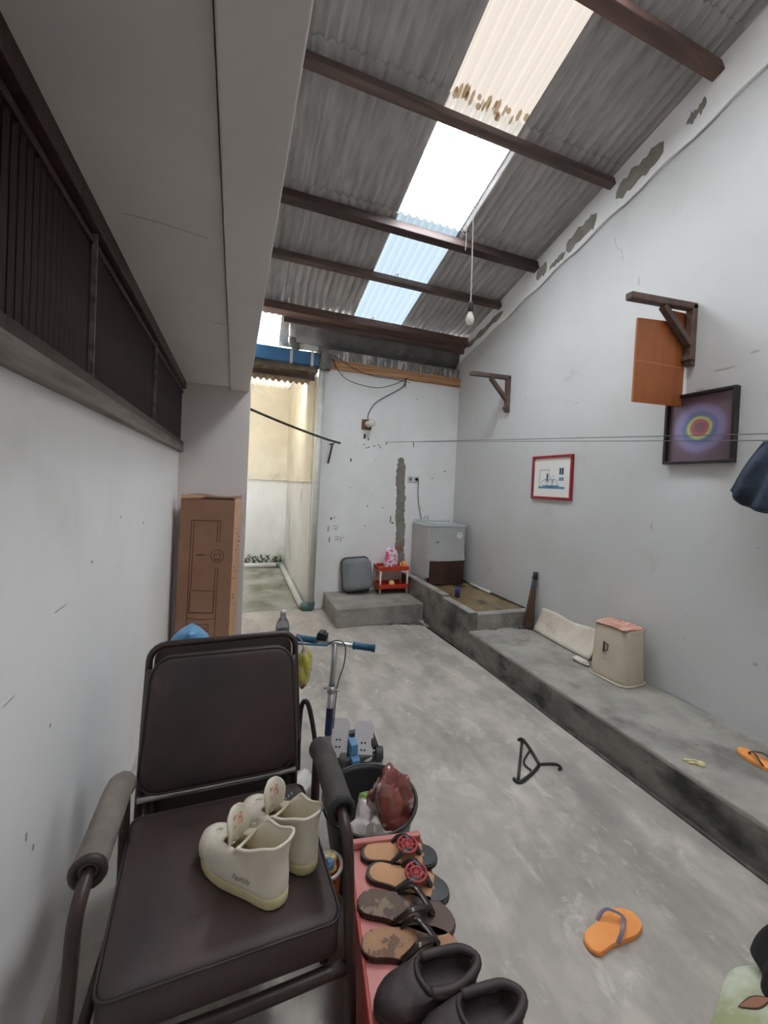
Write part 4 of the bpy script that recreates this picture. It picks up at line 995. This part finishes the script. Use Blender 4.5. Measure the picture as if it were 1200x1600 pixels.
def wire_thing(lbl, pts, r=.004):
    return tag(mk('loose_wire', B().tube(smooth_path(pts, 6), r, 6), m_rubber, smooth=True), lbl, 'wire', 'loose wires on the end wall')
yw = YF - .045
wire_thing('dark wire sagging low below the orange plank', [(1.02, yw, 2.96), (1.10, yw, 2.82), (1.22, yw, 2.73), (1.42, yw, 2.69), (1.62, yw, 2.69), (1.82, yw, 2.76), (1.94, yw, 2.83)])
yw = YF - .06
wire_thing('dark wire running close along the orange plank', [(1.03, yw, 2.99), (1.15, yw, 2.93), (1.35, yw, 2.85), (1.55, yw, 2.815), (1.80, yw, 2.815), (2.02, yw, 2.80)])
yw = YF - .045
wire_thing('short dark wire tail hanging from the orange plank', [(1.955, yw, 2.85), (1.96, yw, 2.80), (1.962, yw, 2.74)], .005)

# ---- cement stripe, scratches and scribbles on the end wall
def ragged(y_, poly, m, nm, par=wf, t=.004):
    return mk(nm, B().prism(poly, frame_from((0, y_, 0), (1, 0, 0), (0, 0, 1)), t), m, par)
rr = random.Random(3)
lft, rgt = [], []
for i in range(64):
    z = .43 + (1.86 - .43) * i / 63; w = .050 if i < 60 else .03
    if i == 63: w = .012
    ctr = 2.02 - .055 * (i / 63) + .006 * math.sin(i * .35)
    lft.append((ctr - w - rr.uniform(0, .022), z)); rgt.append((ctr + w + rr.uniform(0, .016), z))
st_ = ragged(YF, lft + rgt[::-1], m_raw, 'cement_stripe')
def mark(x, z, w, h, m=m_grime, rot=0):
    return mk('scuff_mark', B().prism([(-w/2, -h/2), (w*.2, -h*.6), (w/2, 0), (w*.1, h/2), (-w*.4, h*.4)], frame_from((x, YF - .0002, z), (math.cos(rot), 0, math.sin(rot)), (-math.sin(rot), 0, math.cos(rot))), .0015), m, wf)
m_pencil = mat('pencil_grey', g(.38), rough=.8)
for (x, z, w, h) in ((1.31, 1.79, .02, .04), (1.47, 2.09, .03, .06), (1.52, 2.06, .015, .03), (2.13, 2.03, .012, .05), (2.60, 1.72, .03, .012), (1.86, 1.08, .014, .09), (1.89, 1.03, .04, .016), (1.75, 1.22, .015, .012), (2.42, 1.62, .012, .02)):
    mark(x, z, w, h)
for k in range(7):
    mark(1.0 + rr.random() * 1.7, .5 + rr.random() * 2.2, .006 + .014 * rr.random(), .006 + .02 * rr.random())
def stroke(pts, m=m_pencil, r=.005): mk('scribble', B().tube([(x, YF - .0005, z) for x, z in pts], r, 4), m, wf)
for ox, oz in ((1.065, .93), (1.085, .80)):
    stroke([(ox, oz - .01), (ox + .004, oz + .055)], r=.008); stroke([(ox + .06, oz + .05), (ox + .10, oz + .06), (ox + .12, oz + .04)], r=.004); stroke([(ox + .07, oz + .01), (ox + .09, oz + .03), (ox + .115, oz + .012)], r=.005)
stroke([(1.095, 1.06), (1.097, 1.085)], m_grime, .010); stroke([(1.10, 1.085), (1.15, 1.09)], r=.004); stroke([(1.225, .80), (1.23, .86)], r=.006); stroke([(1.255, .85), (1.27, .835)], r=.005)
# rusty nails / stains row under the lamp
for x in (1.47, 1.50, 1.53, 1.60, 1.66, 1.68): mark(x, 1.97 + rr.uniform(-.03, .03), .02, .014)

# ---- scuffs on the tall wall
def rmark(y, z, w, h):
    mk('scuff_mark', B().prism([(-w/2, -h/2), (w*.2, -h*.6), (w/2, 0), (w*.1, h/2), (-w*.4, h*.4)], wallM(y, z, .0002), .0015), m_pencil, wr)
for k in range(22):
    rmark(.9 + rr.random() * 3.7, .4 + rr.random() * 2.9, .006 + .02 * rr.random() ** 2, .006 + .02 * rr.random() ** 2)
for (y, z, w, h) in ((2.73, 2.29, .03, .012), (2.85, 2.31, .02, .01), (3.4, 2.45, .014, .02), (1.6, 2.30, .12, .01), (1.45, 2.36, .05, .014), (2.2, 3.1, .01, .06), (1.73, 2.20, .05, .012), (2.0, 1.30, .01, .05)):
    rmark(y, z, w, h)
mk('hairline_crack', B().tube(smooth_path([(XR - .0005, 2.43, 3.55), (XR - .0005, 2.41, 3.46), (XR - .0005, 2.36, 3.40), (XR - .0005, 2.35, 3.32)], 4), .002, 4), m_pencil, wr)

# ---- hanging bulb on its cord
hb = thing('pendant_bulb', 'white bulb hanging on a long cord from the roof purlin', 'lamp', (1.50, 2.475, 2.62))
zt = roofz(2.475) - .09
mk('cord', B().tube(smooth_path([(1.49, 2.475, zt), (1.492, 2.475, 3.7), (1.488, 2.475, 3.4), (1.497, 2.475, 3.0), (1.50, 2.475, 2.79)], 6), .0045, 6), m_sock, hb, smooth=True)
mk('holder', B().lathe([(0, 2.735), (.018, 2.735), (.020, 2.75), (.018, 2.80), (.008, 2.812), (0, 2.812)], 14, T(1.50, 2.475, 0)), m_rubber, hb, smooth=True)
mk('bulb', B().lathe([(0.015, 2.738), (.017, 2.725), (.027, 2.70), (.030, 2.682), (.027, 2.662), (.015, 2.648), (0, 2.645)], 18, T(1.50, 2.475, 0)), m_bulb, hb, smooth=True)
cd = tag(mk('hanging_wire', B().tube(smooth_path([(1.42, 2.475, zt), (1.425, 2.475, 3.7), (1.435, 2.475, 3.4), (1.44, 2.475, 3.22), (1.437, 2.475, 3.15)], 6), .0035, 6), m_sock, smooth=True), 'thin loose wire dangling beside the hanging bulb', 'wire')

# ---- hanging pole at the alley mouth
m_iron = mat('rusty_dark_iron', srgb(74, 66, 58), srgb(52, 46, 42), rough=.7, scale=14)
po = thing('hanging_pole', 'dark pole slung between the pier and a hook by the downpipe', 'pole', (.6, 4.2, 2.0))
mk('rod', B().tube(smooth_path([(.095, 3.86, 2.137), (.40, 4.08, 2.075), (.75, 4.32, 2.012), (1.00, 4.50, 1.978), (1.135, 4.60, 1.968)], 5), .0125, 8), m_iron, po, smooth=True)
mk('hook', B().bar((1.045, 4.60, 1.955), (1.03, YF - .004, 1.73), .02, .012).bar((1.06, 4.59, 1.955), (1.04, YF, 1.955), .014, .014), m_iron, po, bevel=.003)

# ---- plastic pipes
dp = thing('downpipe', 'white plastic downpipe at the corner of the alley', 'pipe', (.90, 4.67, 0))
mk('pipe', B().tube([(.885, 4.675, .05), (.905, 4.675, 2.80)], .036, 14), m_pvc, dp, smooth=True)
mk('elbow', B().tube(smooth_path([(.885, 4.675, .10), (.885, 4.675, .055), (.875, 4.68, .04), (.83, 4.70, .04), (.79, 4.73, .04)], 4), .046, 14), m_pvc_grey, dp, smooth=True)
fp = thing('floor_pipe', 'white plastic drain pipe lying along the alley floor', 'pipe', (.7, 6, 0))
mk('pipe', B().tube([(.790, 4.75, .042), (.805, 7.10, .042)], .040, 14), m_pvc, fp, smooth=True)
mk('cross_pipe', B().tube([(.77, 7.14, .042), (-.40, 7.14, .042)], .040, 14), m_pvc, fp, smooth=True)
mk('elbow', B().tube(smooth_path([(.805, 7.05, .043), (.803, 7.13, .043), (.72, 7.14, .043)], 4), .047, 14), m_pvc_grey, fp, smooth=True)
up_ = thing('overflow_pipe', 'short white overflow pipe with grey elbow above the blue beam', 'pipe', (.6, 4.60, 2.95))
mk('riser_pipe', B().tube([(.540, 4.60, 3.06), (.536, 4.60, 3.235)], .036, 14), m_pvc, up_, smooth=True)
mk('elbow', B().tube(smooth_path([(.541, 4.60, 3.085), (.545, 4.60, 3.035), (.575, 4.60, 3.005), (.62, 4.60, 3.003)], 4), .043, 14), m_joint, up_, smooth=True)
mk('level_pipe', B().tube([(.61, 4.60, 3.003), (.86, 4.60, 3.010)], .034, 14), m_pvc, up_, smooth=True)
mk('end_elbow', B().tube(smooth_path([(.83, 4.60, 3.01), (.88, 4.60, 3.008), (.91, 4.60, 2.985), (.915, 4.61, 2.92), (.90, 4.66, 2.80)], 4), .040, 14), m_joint, up_, smooth=True)

# ---- weeds at the alley's end
m_leaf = mat('dark_green_leaf', srgb(52, 70, 40), srgb(78, 96, 52), rough=.6, scale=20)
wd = thing('weed_clump', 'dark green weed clump behind the pipe at the end of the alley', 'plant', (.5, 7.24, 0))
lb = B(); rw = random.Random(11)
for k in range(110):
    cx = rw.choice((.28, .40, .52, .70, .78)) + rw.uniform(-.08, .08); a = rw.uniform(0, 2*PI); ln_ = rw.uniform(.09, .24); el_ = rw.uniform(.25, 1.2); y0 = 7.235 + rw.uniform(-.03, .025)
    d = Vector((math.cos(a) * math.cos(el_), math.sin(a) * math.cos(el_) * .25, math.sin(el_))); s_ = Vector((-math.sin(a), math.cos(a) * .2, 0)) * .016
    p0 = Vector((cx, y0, .02 + rw.uniform(0, .10))); 
    lb.add([p0, p0 + d * ln_ * .5 + s_, p0 + d * ln_ - Vector((0, 0, ln_ * .3)), p0 + d * ln_ * .5 - s_], [(0, 1, 2, 3)])
lo_ = mk('leaves', lb, m_leaf, wd); lo_['kind'] = 'stuff'
# ---- grey basin, red rack and its things
BZ = .1955
m_basin = mat('grey_plastic', srgb(128, 132, 136), srgb(112, 116, 120), rough=.4, scale=4)
ba = thing('wash_basin', 'grey plastic wash basin stood on edge against the end wall', 'basin', (1.43, 4.60, BZ))
Mba = frame_from((1.425, 4.565, .430), (1, .10, .03), (-.02, .22, 1))
def brg(w, h, r, z): return [Mba @ Vector((x, y, z)) for x, y in rrect(w, h, r, 6)]
mk('body', B().loft([brg(.36, .40, .07, -.10), brg(.34, .385, .07, -.095), brg(.31, .35, .06, .03), brg(.27, .31, .06, .045), brg(.0, .0, .0, .046) if False else brg(.2, .26, .05, .046)]), m_basin, ba, smooth=True)
mk('rim', B().tube(brg(.365, .405, .07, -.10), .009, 6, closed=True), m_dgrey, ba, smooth=True)
m_redr = mat('orange_red_plastic', srgb(196, 62, 40), srgb(176, 52, 34), rough=.35, scale=6)
m_leg = mat('ivory_plastic_leg', srgb(226, 206, 184), rough=.5)
rr2 = thing('tiered_rack', 'small two-tier red plastic rack on the cement block', 'rack', (1.84, 4.58, BZ))
X0, X1, Y0, Y1 = 1.655, 2.025, 4.47, 4.70
for zt_ in (.270, .485):
    tr = B().box((X0, Y0, zt_), (X1, Y1, zt_ + .008)); mk('tray', tr, m_redr, rr2)
    for lo, hi in (((X0, Y0 - .006, zt_ - .004), (X1, Y0 + .002, zt_ + .045)), ((X0, Y1 - .002, zt_ - .004), (X1, Y1 + .006, zt_ + .045)), ((X0 - .006, Y0, zt_ - .004), (X0 + .002, Y1, zt_ + .045)), ((X1 - .002, Y0, zt_ - .004), (X1 + .006, Y1, zt_ + .045))):
        mk('tray_rim', B().box(lo, hi), m_redr, rr2, bevel=.002)
for x in (X0 + .012, X1 - .012):
    for y in (Y0 + .010, Y1 - .012): mk('leg', B().tube([(x, y, BZ), (x, y, .53)], .013, 10), m_leg, rr2, smooth=True)
m_flow = mat('pink_floral_print', srgb(232, 222, 232), srgb(214, 62, 116), rough=.4, scale=22, lo=.52, hi=.56, c3=srgb(70, 56, 110), s3=34, lo3=.60, hi3=.63)
fb = thing('floral_pouch', 'white pouch with pink floral print standing on the red rack', 'bag', (1.83, 4.57, .4935))
def pouch(z, w, d, dx=0): return [Vector((1.825 + dx + w * math.cos(t*PI/9) * (1 - .12 * math.cos(t*4*PI/9)), 4.575 + d * math.sin(t*PI/9), z)) for t in range(18)]
mk('body', B().loft([pouch(.4945, .085, .05), pouch(.51, .095, .056), pouch(.58, .092, .05, .004), pouch(.66, .085, .035, .006), pouch(.72, .07, .02, .004), pouch(.745, .05, .008, .0)]), m_flow, fb, smooth=True)
mk('handle', B().tube(smooth_path([(1.86, 4.575, .72), (1.90, 4.57, .75), (1.95, 4.57, .735), (1.97, 4.575, .70)], 5), .010, 8), m_pot, fb, smooth=True)
m_yel = mat('pale_yellow_rubber', srgb(214, 190, 120), rough=.6)
bl_ = thing('rubber_ball', 'pale yellow ball on the lower tray of the red rack', 'ball', (1.83, 4.54, .2785))
mk('ball', B().lathe([(0, 0)] + [(.038 * math.sin(PI*i/12), .038 - .038 * math.cos(PI*i/12)) for i in range(1, 12)] + [(0, .076)], 18, T(1.83, 4.53, .2785)), m_yel, bl_, smooth=True)
mk('seam', B().tube([(1.83 + .0382 * math.cos(k*PI/12), 4.53, .3165 + .0382 * math.sin(k*PI/12)) for k in range(24)], .0012, 4, closed=True), m_tan, bl_)
oj = tag(mk('juice_carton', B().box((1.955, 4.50, .4935), (2.005, 4.545, .56)).add([(1.955, 4.50, .56), (2.005, 4.50, .56), (2.005, 4.545, .56), (1.955, 4.545, .56), (1.955, 4.5225, .585), (2.005, 4.5225, .585)], [(0, 1, 5, 4), (2, 3, 4, 5), (1, 2, 5), (3, 0, 4)]), m_orange), 'small orange carton beside the floral pouch', 'carton')

# ---- blue tipped bottle in the trough
bt2 = thing('detergent_bottle', 'small bottle with blue cap standing on the trough floor', 'bottle', (2.36, 3.80, .305))
m_dblue = mat('deep_blue_cap', srgb(40, 62, 150), rough=.35)
mk('body', B().lathe([(0, 0), (.026, 0), (.028, .01), (.026, .045), (.02, .05), (0, .05)], 14, T(2.285, 3.755, .336)), m_rubber, bt2, smooth=True)
mk('cap', B().lathe([(.024, .05), (.03, .055), (.028, .085), (.015, .105), (0, .108)], 14, T(2.285, 3.755, .336)), m_dblue, bt2, smooth=True)
bt2.location = (2.285, 3.755, .336)
for c_ in bt2.children:
    c_.location = Vector((2.36, 3.80, .305)) - Vector((2.285, 3.755, .336))

# ---- broom
m_straw = mat('brown_palm_rib', srgb(104, 76, 60), srgb(72, 52, 44), rough=.8, scale=18, stretch=(4, 4, .3))
bm_ = thing('stick_broom', 'brown palm rib broom leaning where the trough meets the wall', 'broom', (2.66, 3.08, PH))
P0 = Vector((2.655, 3.075, PH + .004)); P1 = Vector((2.738, 3.10, .735))
sb_ = B(); rb = random.Random(5)
for k in range(64):
    a = rb.uniform(0, 2*PI); r0 = .055 * math.sqrt(rb.random()); r1 = .020 * math.sqrt(rb.random())
    q0 = P0 + Vector((r0 * math.cos(a), r0 * math.sin(a) * .9, rb.uniform(0, .02))); q1 = P1 + Vector((-.004 + r1 * math.cos(a) * .5, r1 * math.sin(a), rb.uniform(-.05, .0)))
    sb_.tube([q0, q0.lerp(q1, .6), q1], .0032, 4)
rbs = mk('bristles', sb_, m_straw, bm_); rbs['kind'] = 'stuff'
ax_ = (P1 - P0).normalized()
mk('core', B().tube([P0 + ax_ * .05, P0.lerp(P1, .5), P1 - ax_ * .06], [.042, .026, .016], 12), m_straw, bm_, smooth=True)
mk('binding', B().tube([P0.lerp(P1, .70), P0.lerp(P1, .80)], .0235, 12), m_tealg, bm_, smooth=True)
mk('binding_tail', B().tube(smooth_path([P0.lerp(P1, .77), P0.lerp(P1, .82) + Vector((-.03, -.02, .02)), P0.lerp(P1, .86) + Vector((-.055, -.02, .03))], 4), .006, 5), m_lblue, bm_, smooth=True)
mk('head_cap', B().tube([P0.lerp(P1, .86), P1], [.024, .020], 10), m_rubber, bm_, smooth=True)

# ---- white board, bin, debris on the platform
m_board = mat('off_white_foam_board', srgb(214, 206, 194), srgb(194, 184, 170), rough=.7, scale=5, bump=.2, c3=srgb(160, 148, 132), s3=7, lo3=.6, hi3=.8)
def board(u, v):
    y = 3.0 - .66 * u - .05 * v * (1 - u)
    x = 2.655 - .04 * u + (.085 + .04 * u) * v ** 1.2
    z = PH + .006 + (.205 + .01 * math.sin(u * 9)) * v - .0 * u
    return Vector((x + .02 * math.sin(v * PI) , y + (.05 * v if u < .08 else 0) - .06 * v * (1 if u > .5 else 0) * (u - .5), z))
tag(mk('foam_board', B().grid(board, 16, 8), m_board, solid=.012, smooth=True), 'dirty white foam board slumped against the tall wall', 'board')
tag(mk('foam_scrap', crumple((2.535, 2.335, PH + .018), (.035, .075, .018), 4.4, .4, 1.2, 18, 10), m_board), 'small white foam scrap lying before the slumped board', 'scrap')
m_bin = mat('ivory_plastic', srgb(190, 180, 162), srgb(176, 166, 148), rough=.45, scale=4)
bn = thing('waste_bin', 'ivory plastic bin upturned on the platform with red paper on top', 'bin', (2.60, 2.075, PH))
Mbn = T(2.598, 2.078, PH, rz=math.radians(4))
def bring(w, d, r, z): return [Mbn @ Vector((x, y, z)) for x, y in rrect(w, d, r, 6)]
mk('body', B().loft([bring(.248, .300, .07, .012), bring(.243, .294, .07, .03), bring(.215, .262, .055, .36), bring(.205, .252, .05, .372), bring(.16, .2, .04, .374)]), m_bin, bn, smooth=True)
mk('foot_rim', B().loft([bring(.262, .314, .075, .0), bring(.265, .317, .075, .010), bring(.248, .300, .07, .016)]), m_bin, bn, smooth=True)
lgx = Mbn @ Vector((-.112, -.005, .235))
Ml = frame_from(Mbn @ Vector((-.1185, .01, .225)), (0, -1, 0), (.062, 0, 1))
lg = mk('logo_mark', B().box((-.020, -.036, 0), (-.010, .036, .003), Ml).box((-.010, .024, 0), (.020, .030, .003), Ml).box((.015, -.016, 0), (.020, .024, .003), Ml).box((-.010, -.022, 0), (.012, -.016, .003), Ml), m_ink, bn)
mk('small_print', B().box((-.022, -.083, 0), (.020, -.077, .002), Ml), m_pencil, bn)
m_redpap = mat('red_striped_paper', srgb(186, 110, 100), srgb(206, 180, 158), rough=.6, scale=10, lo=.48, hi=.52, stretch=(1, 6, 1), c3=srgb(120, 160, 120), s3=5, lo3=.62, hi3=.7)
tag(mk('folded_paper', B().grid(lambda u, v: Mbn @ Vector((-.115 + .215 * u, -.125 + .25 * v, .3785 + .006 * math.sin(u * 6 + v * 4))), 8, 8), m_redpap, solid=.004, smooth=True), 'red striped folded paper lying on the upturned bin', 'paper')
flop('flip_flop', 'orange flip-flop on the cement platform', 'sandal', (2.47, 1.05), (2.50, 1.285), PH + .0005, (m_orange, m_orange, m_strap), 'thin', 'orange flip-flops')
flop('flip_flop', 'orange flip-flop with lilac strap on the cement floor', 'sandal', (1.145, .965), (1.405, .985), .0005, (m_orange, m_orange, m_lilac), 'thin', 'orange flip-flops', L=.25)
m_peg = mat('pale_yellow_plastic', srgb(214, 200, 150), rough=.5)
pg = thing('clothes_peg', 'pale yellow broken clothes peg on the platform', 'peg', (2.151, 1.273, PH))
for s_ in (-1, 1):
    mk('peg_half', B().bar((2.12, 1.30 + .012 * s_, PH + .006), (2.19, 1.262 + .004 * s_, PH + .008), .009, .010).bar((2.155, 1.275 + .010*s_, PH + .006), (2.175, 1.262 + .016*s_, PH + .006), .008, .010), m_peg, pg, bevel=.002)
mk('peg_spring', B().tube([(2.155, 1.27, PH + .014), (2.157, 1.285, PH + .014)], .006, 8), m_chrome, pg)
m_hang = mat('black_plastic', g(.022), rough=.4)
hg = thing('clothes_hanger', 'black plastic clothes hanger lying on the cement floor', 'hanger', (1.58, 1.76, 0))
ha, hb_ = Vector((1.672, 1.935, .008)), Vector((1.432, 1.672, .008)); ap = Vector((1.625, 1.735, .008)); hkp = Vector((1.712, 1.700, .008))
mk('bar', B().tube([ha, hb_], .0075, 8), m_hang, hg, smooth=True)
mk('shoulder', B().tube(smooth_path([ha + Vector((-.018, .012, 0)), ha + Vector((.012, .010, 0)), ha.lerp(ap, .35) + Vector((.012, 0, 0)), ap], 5), .0085, 8), m_hang, hg, smooth=True)
mk('shoulder', B().tube(smooth_path([hb_ + Vector((-.016, .016, 0)), hb_ + Vector((.0, -.016, 0)), hb_.lerp(ap, .5) + Vector((.012, -.012, 0)), ap], 5), .0085, 8), m_hang, hg, smooth=True)
mk('inner_hook', B().tube(smooth_path([ha.lerp(ap, .45), Vector((1.568, 1.79, .008)), Vector((1.545, 1.755, .008)), hb_.lerp(ap, .6)], 5), .005, 8), m_hang, hg, smooth=True)
mk('hook', B().tube(smooth_path([ap, ap.lerp(hkp, .5) + Vector((.010, .008, 0)), hkp + Vector((.008, .008, 0)), hkp + Vector((.012, -.020, 0)), hkp + Vector((-.012, -.028, 0))], 5), .0065, 8), m_hang, hg, smooth=True)
# ---- heap of washing at the frame's edge
m_leafp = mat('green_leaf_print_cotton', srgb(206, 212, 194), srgb(160, 166, 128), rough=.85, scale=3, lo=.45, hi=.6, bump=.3, bscale=18)
m_blkc = mat('black_cotton', g(.010), g(.016), rough=.9, scale=10, bump=.3)
HX, HY, HR, HH = 1.61, .475, .285, .21
def heap(c, r, h, seed, fold=.03, prof=lambda k: (1 - k ** 2.0) ** .75, sx=1.0):
    def f(u, v):
        a = 2 * PI * u; k = v
        rr3 = r * k * (1 + .10 * math.sin(3 * a + seed) + .06 * math.sin(7 * a + 2 * seed))
        q = Vector((math.cos(a) * k * 2.2 + seed, math.sin(a) * k * 2.2, seed))
        z = h * prof(k) if k < 1 else 0
        z += (fold * (1 - 2 * abs(mnoise.noise(q))) + .5 * fold * mnoise.noise(q * 2.7)) * (1 - k ** 3) * (.3 + k)
        return Vector((c[0] + rr3 * math.cos(a) * sx, c[1] + rr3 * math.sin(a), c[2] + max(z, 0) + .004))
    return B().grid(f, 64, 24)
pc = mk('printed_cloth', heap((HX, HY, 0), HR, HH, 1.3, .035, lambda k: (1 - k) ** .9, 1.45), m_leafp, smooth=True)
tag(pc, 'heaped pale green cotton cloth with brown leaf print on the floor', 'cloth')
tag(mk('black_garment', heap((1.60, .60, .09), .14, .19, 4.1, .02), m_blkc, smooth=True), 'black cotton garment thrown on the green printed cloth', 'garment')

# leaf motifs printed on the cloth: thin printed pieces following its surface
m_lf1 = mat('brown_leaf_print', srgb(150, 104, 84), rough=.85); m_lf2 = mat('dark_leaf_outline', srgb(70, 44, 36), rough=.85); m_lf3 = mat('red_leaf_print', srgb(164, 64, 66), rough=.85)
def on_heap(x, y, h=HH, r=HR, seed=1.3, fold=.035):
    xs_ = HX + (x - HX) / 1.45; a = math.atan2(y - HY, xs_ - HX); dist = math.hypot(xs_ - HX, y - HY)
    k = min(dist / (r * (1 + .10 * math.sin(3 * a + seed) + .06 * math.sin(7 * a + 2 * seed))), .999)
    q = Vector((math.cos(a) * k * 2.2 + seed, math.sin(a) * k * 2.2, seed))
    z = h * (1 - k) ** .9 + (fold * (1 - 2 * abs(mnoise.noise(q))) + .5 * fold * mnoise.noise(q * 2.7)) * (1 - k ** 3) * (.3 + k)
    return Vector((x, y, max(z, 0) + .006))
def leaf_print(cx, cy, L, w, ang, m):
    def f(grow, lift):
        def g_(u, v):
            t = (u - .5) * 2; hw = (w + grow) * (1 - abs(t) ** 1.6); s = (v - .5) * 2
            lx, ly = t * (L + grow), s * hw
            p = on_heap(cx + lx * math.cos(ang) - ly * math.sin(ang), cy + lx * math.sin(ang) + ly * math.cos(ang)); p.z += lift
            return p
        return g_
    mk('leaf_print', B().grid(f(.004, .0005), 12, 4), m_lf2, pc, smooth=True)
    mk('leaf_print', B().grid(f(0, .0015), 12, 4), m, pc, smooth=True)
leaf_print(1.44, .665, .036, .015, -.6, m_lf1)
leaf_print(1.435, .575, .034, .018, .5, m_lf3)
leaf_print(1.33, .44, .03, .014, 1.0, m_lf1)
leaf_print(1.47, .40, .03, .014, .2, m_lf1)


for (y, z, w, h) in ((1.18, .62, .008, .02), (1.22, .56, .01, .012), (1.30, .82, .008, .01), (1.6, 1.2, .02, .008), (1.95, 1.32, .015, .008), (1.08, 1.0, .05, .003), (1.35, 1.12, .09, .003), (2.4, 1.25, .02, .01)):
    mk('scuff_mark', B().prism([(-w/2, -h/2), (w*.2, -h*.6), (w/2, 0), (w*.1, h/2), (-w*.4, h*.4)], Matrix(((0, 0, 1, XL + .0002), (1, 0, 0, y), (0, 1, 0, z), (0, 0, 0, 1))), .0012), m_pencil, bpy.data.objects['wall_left'])
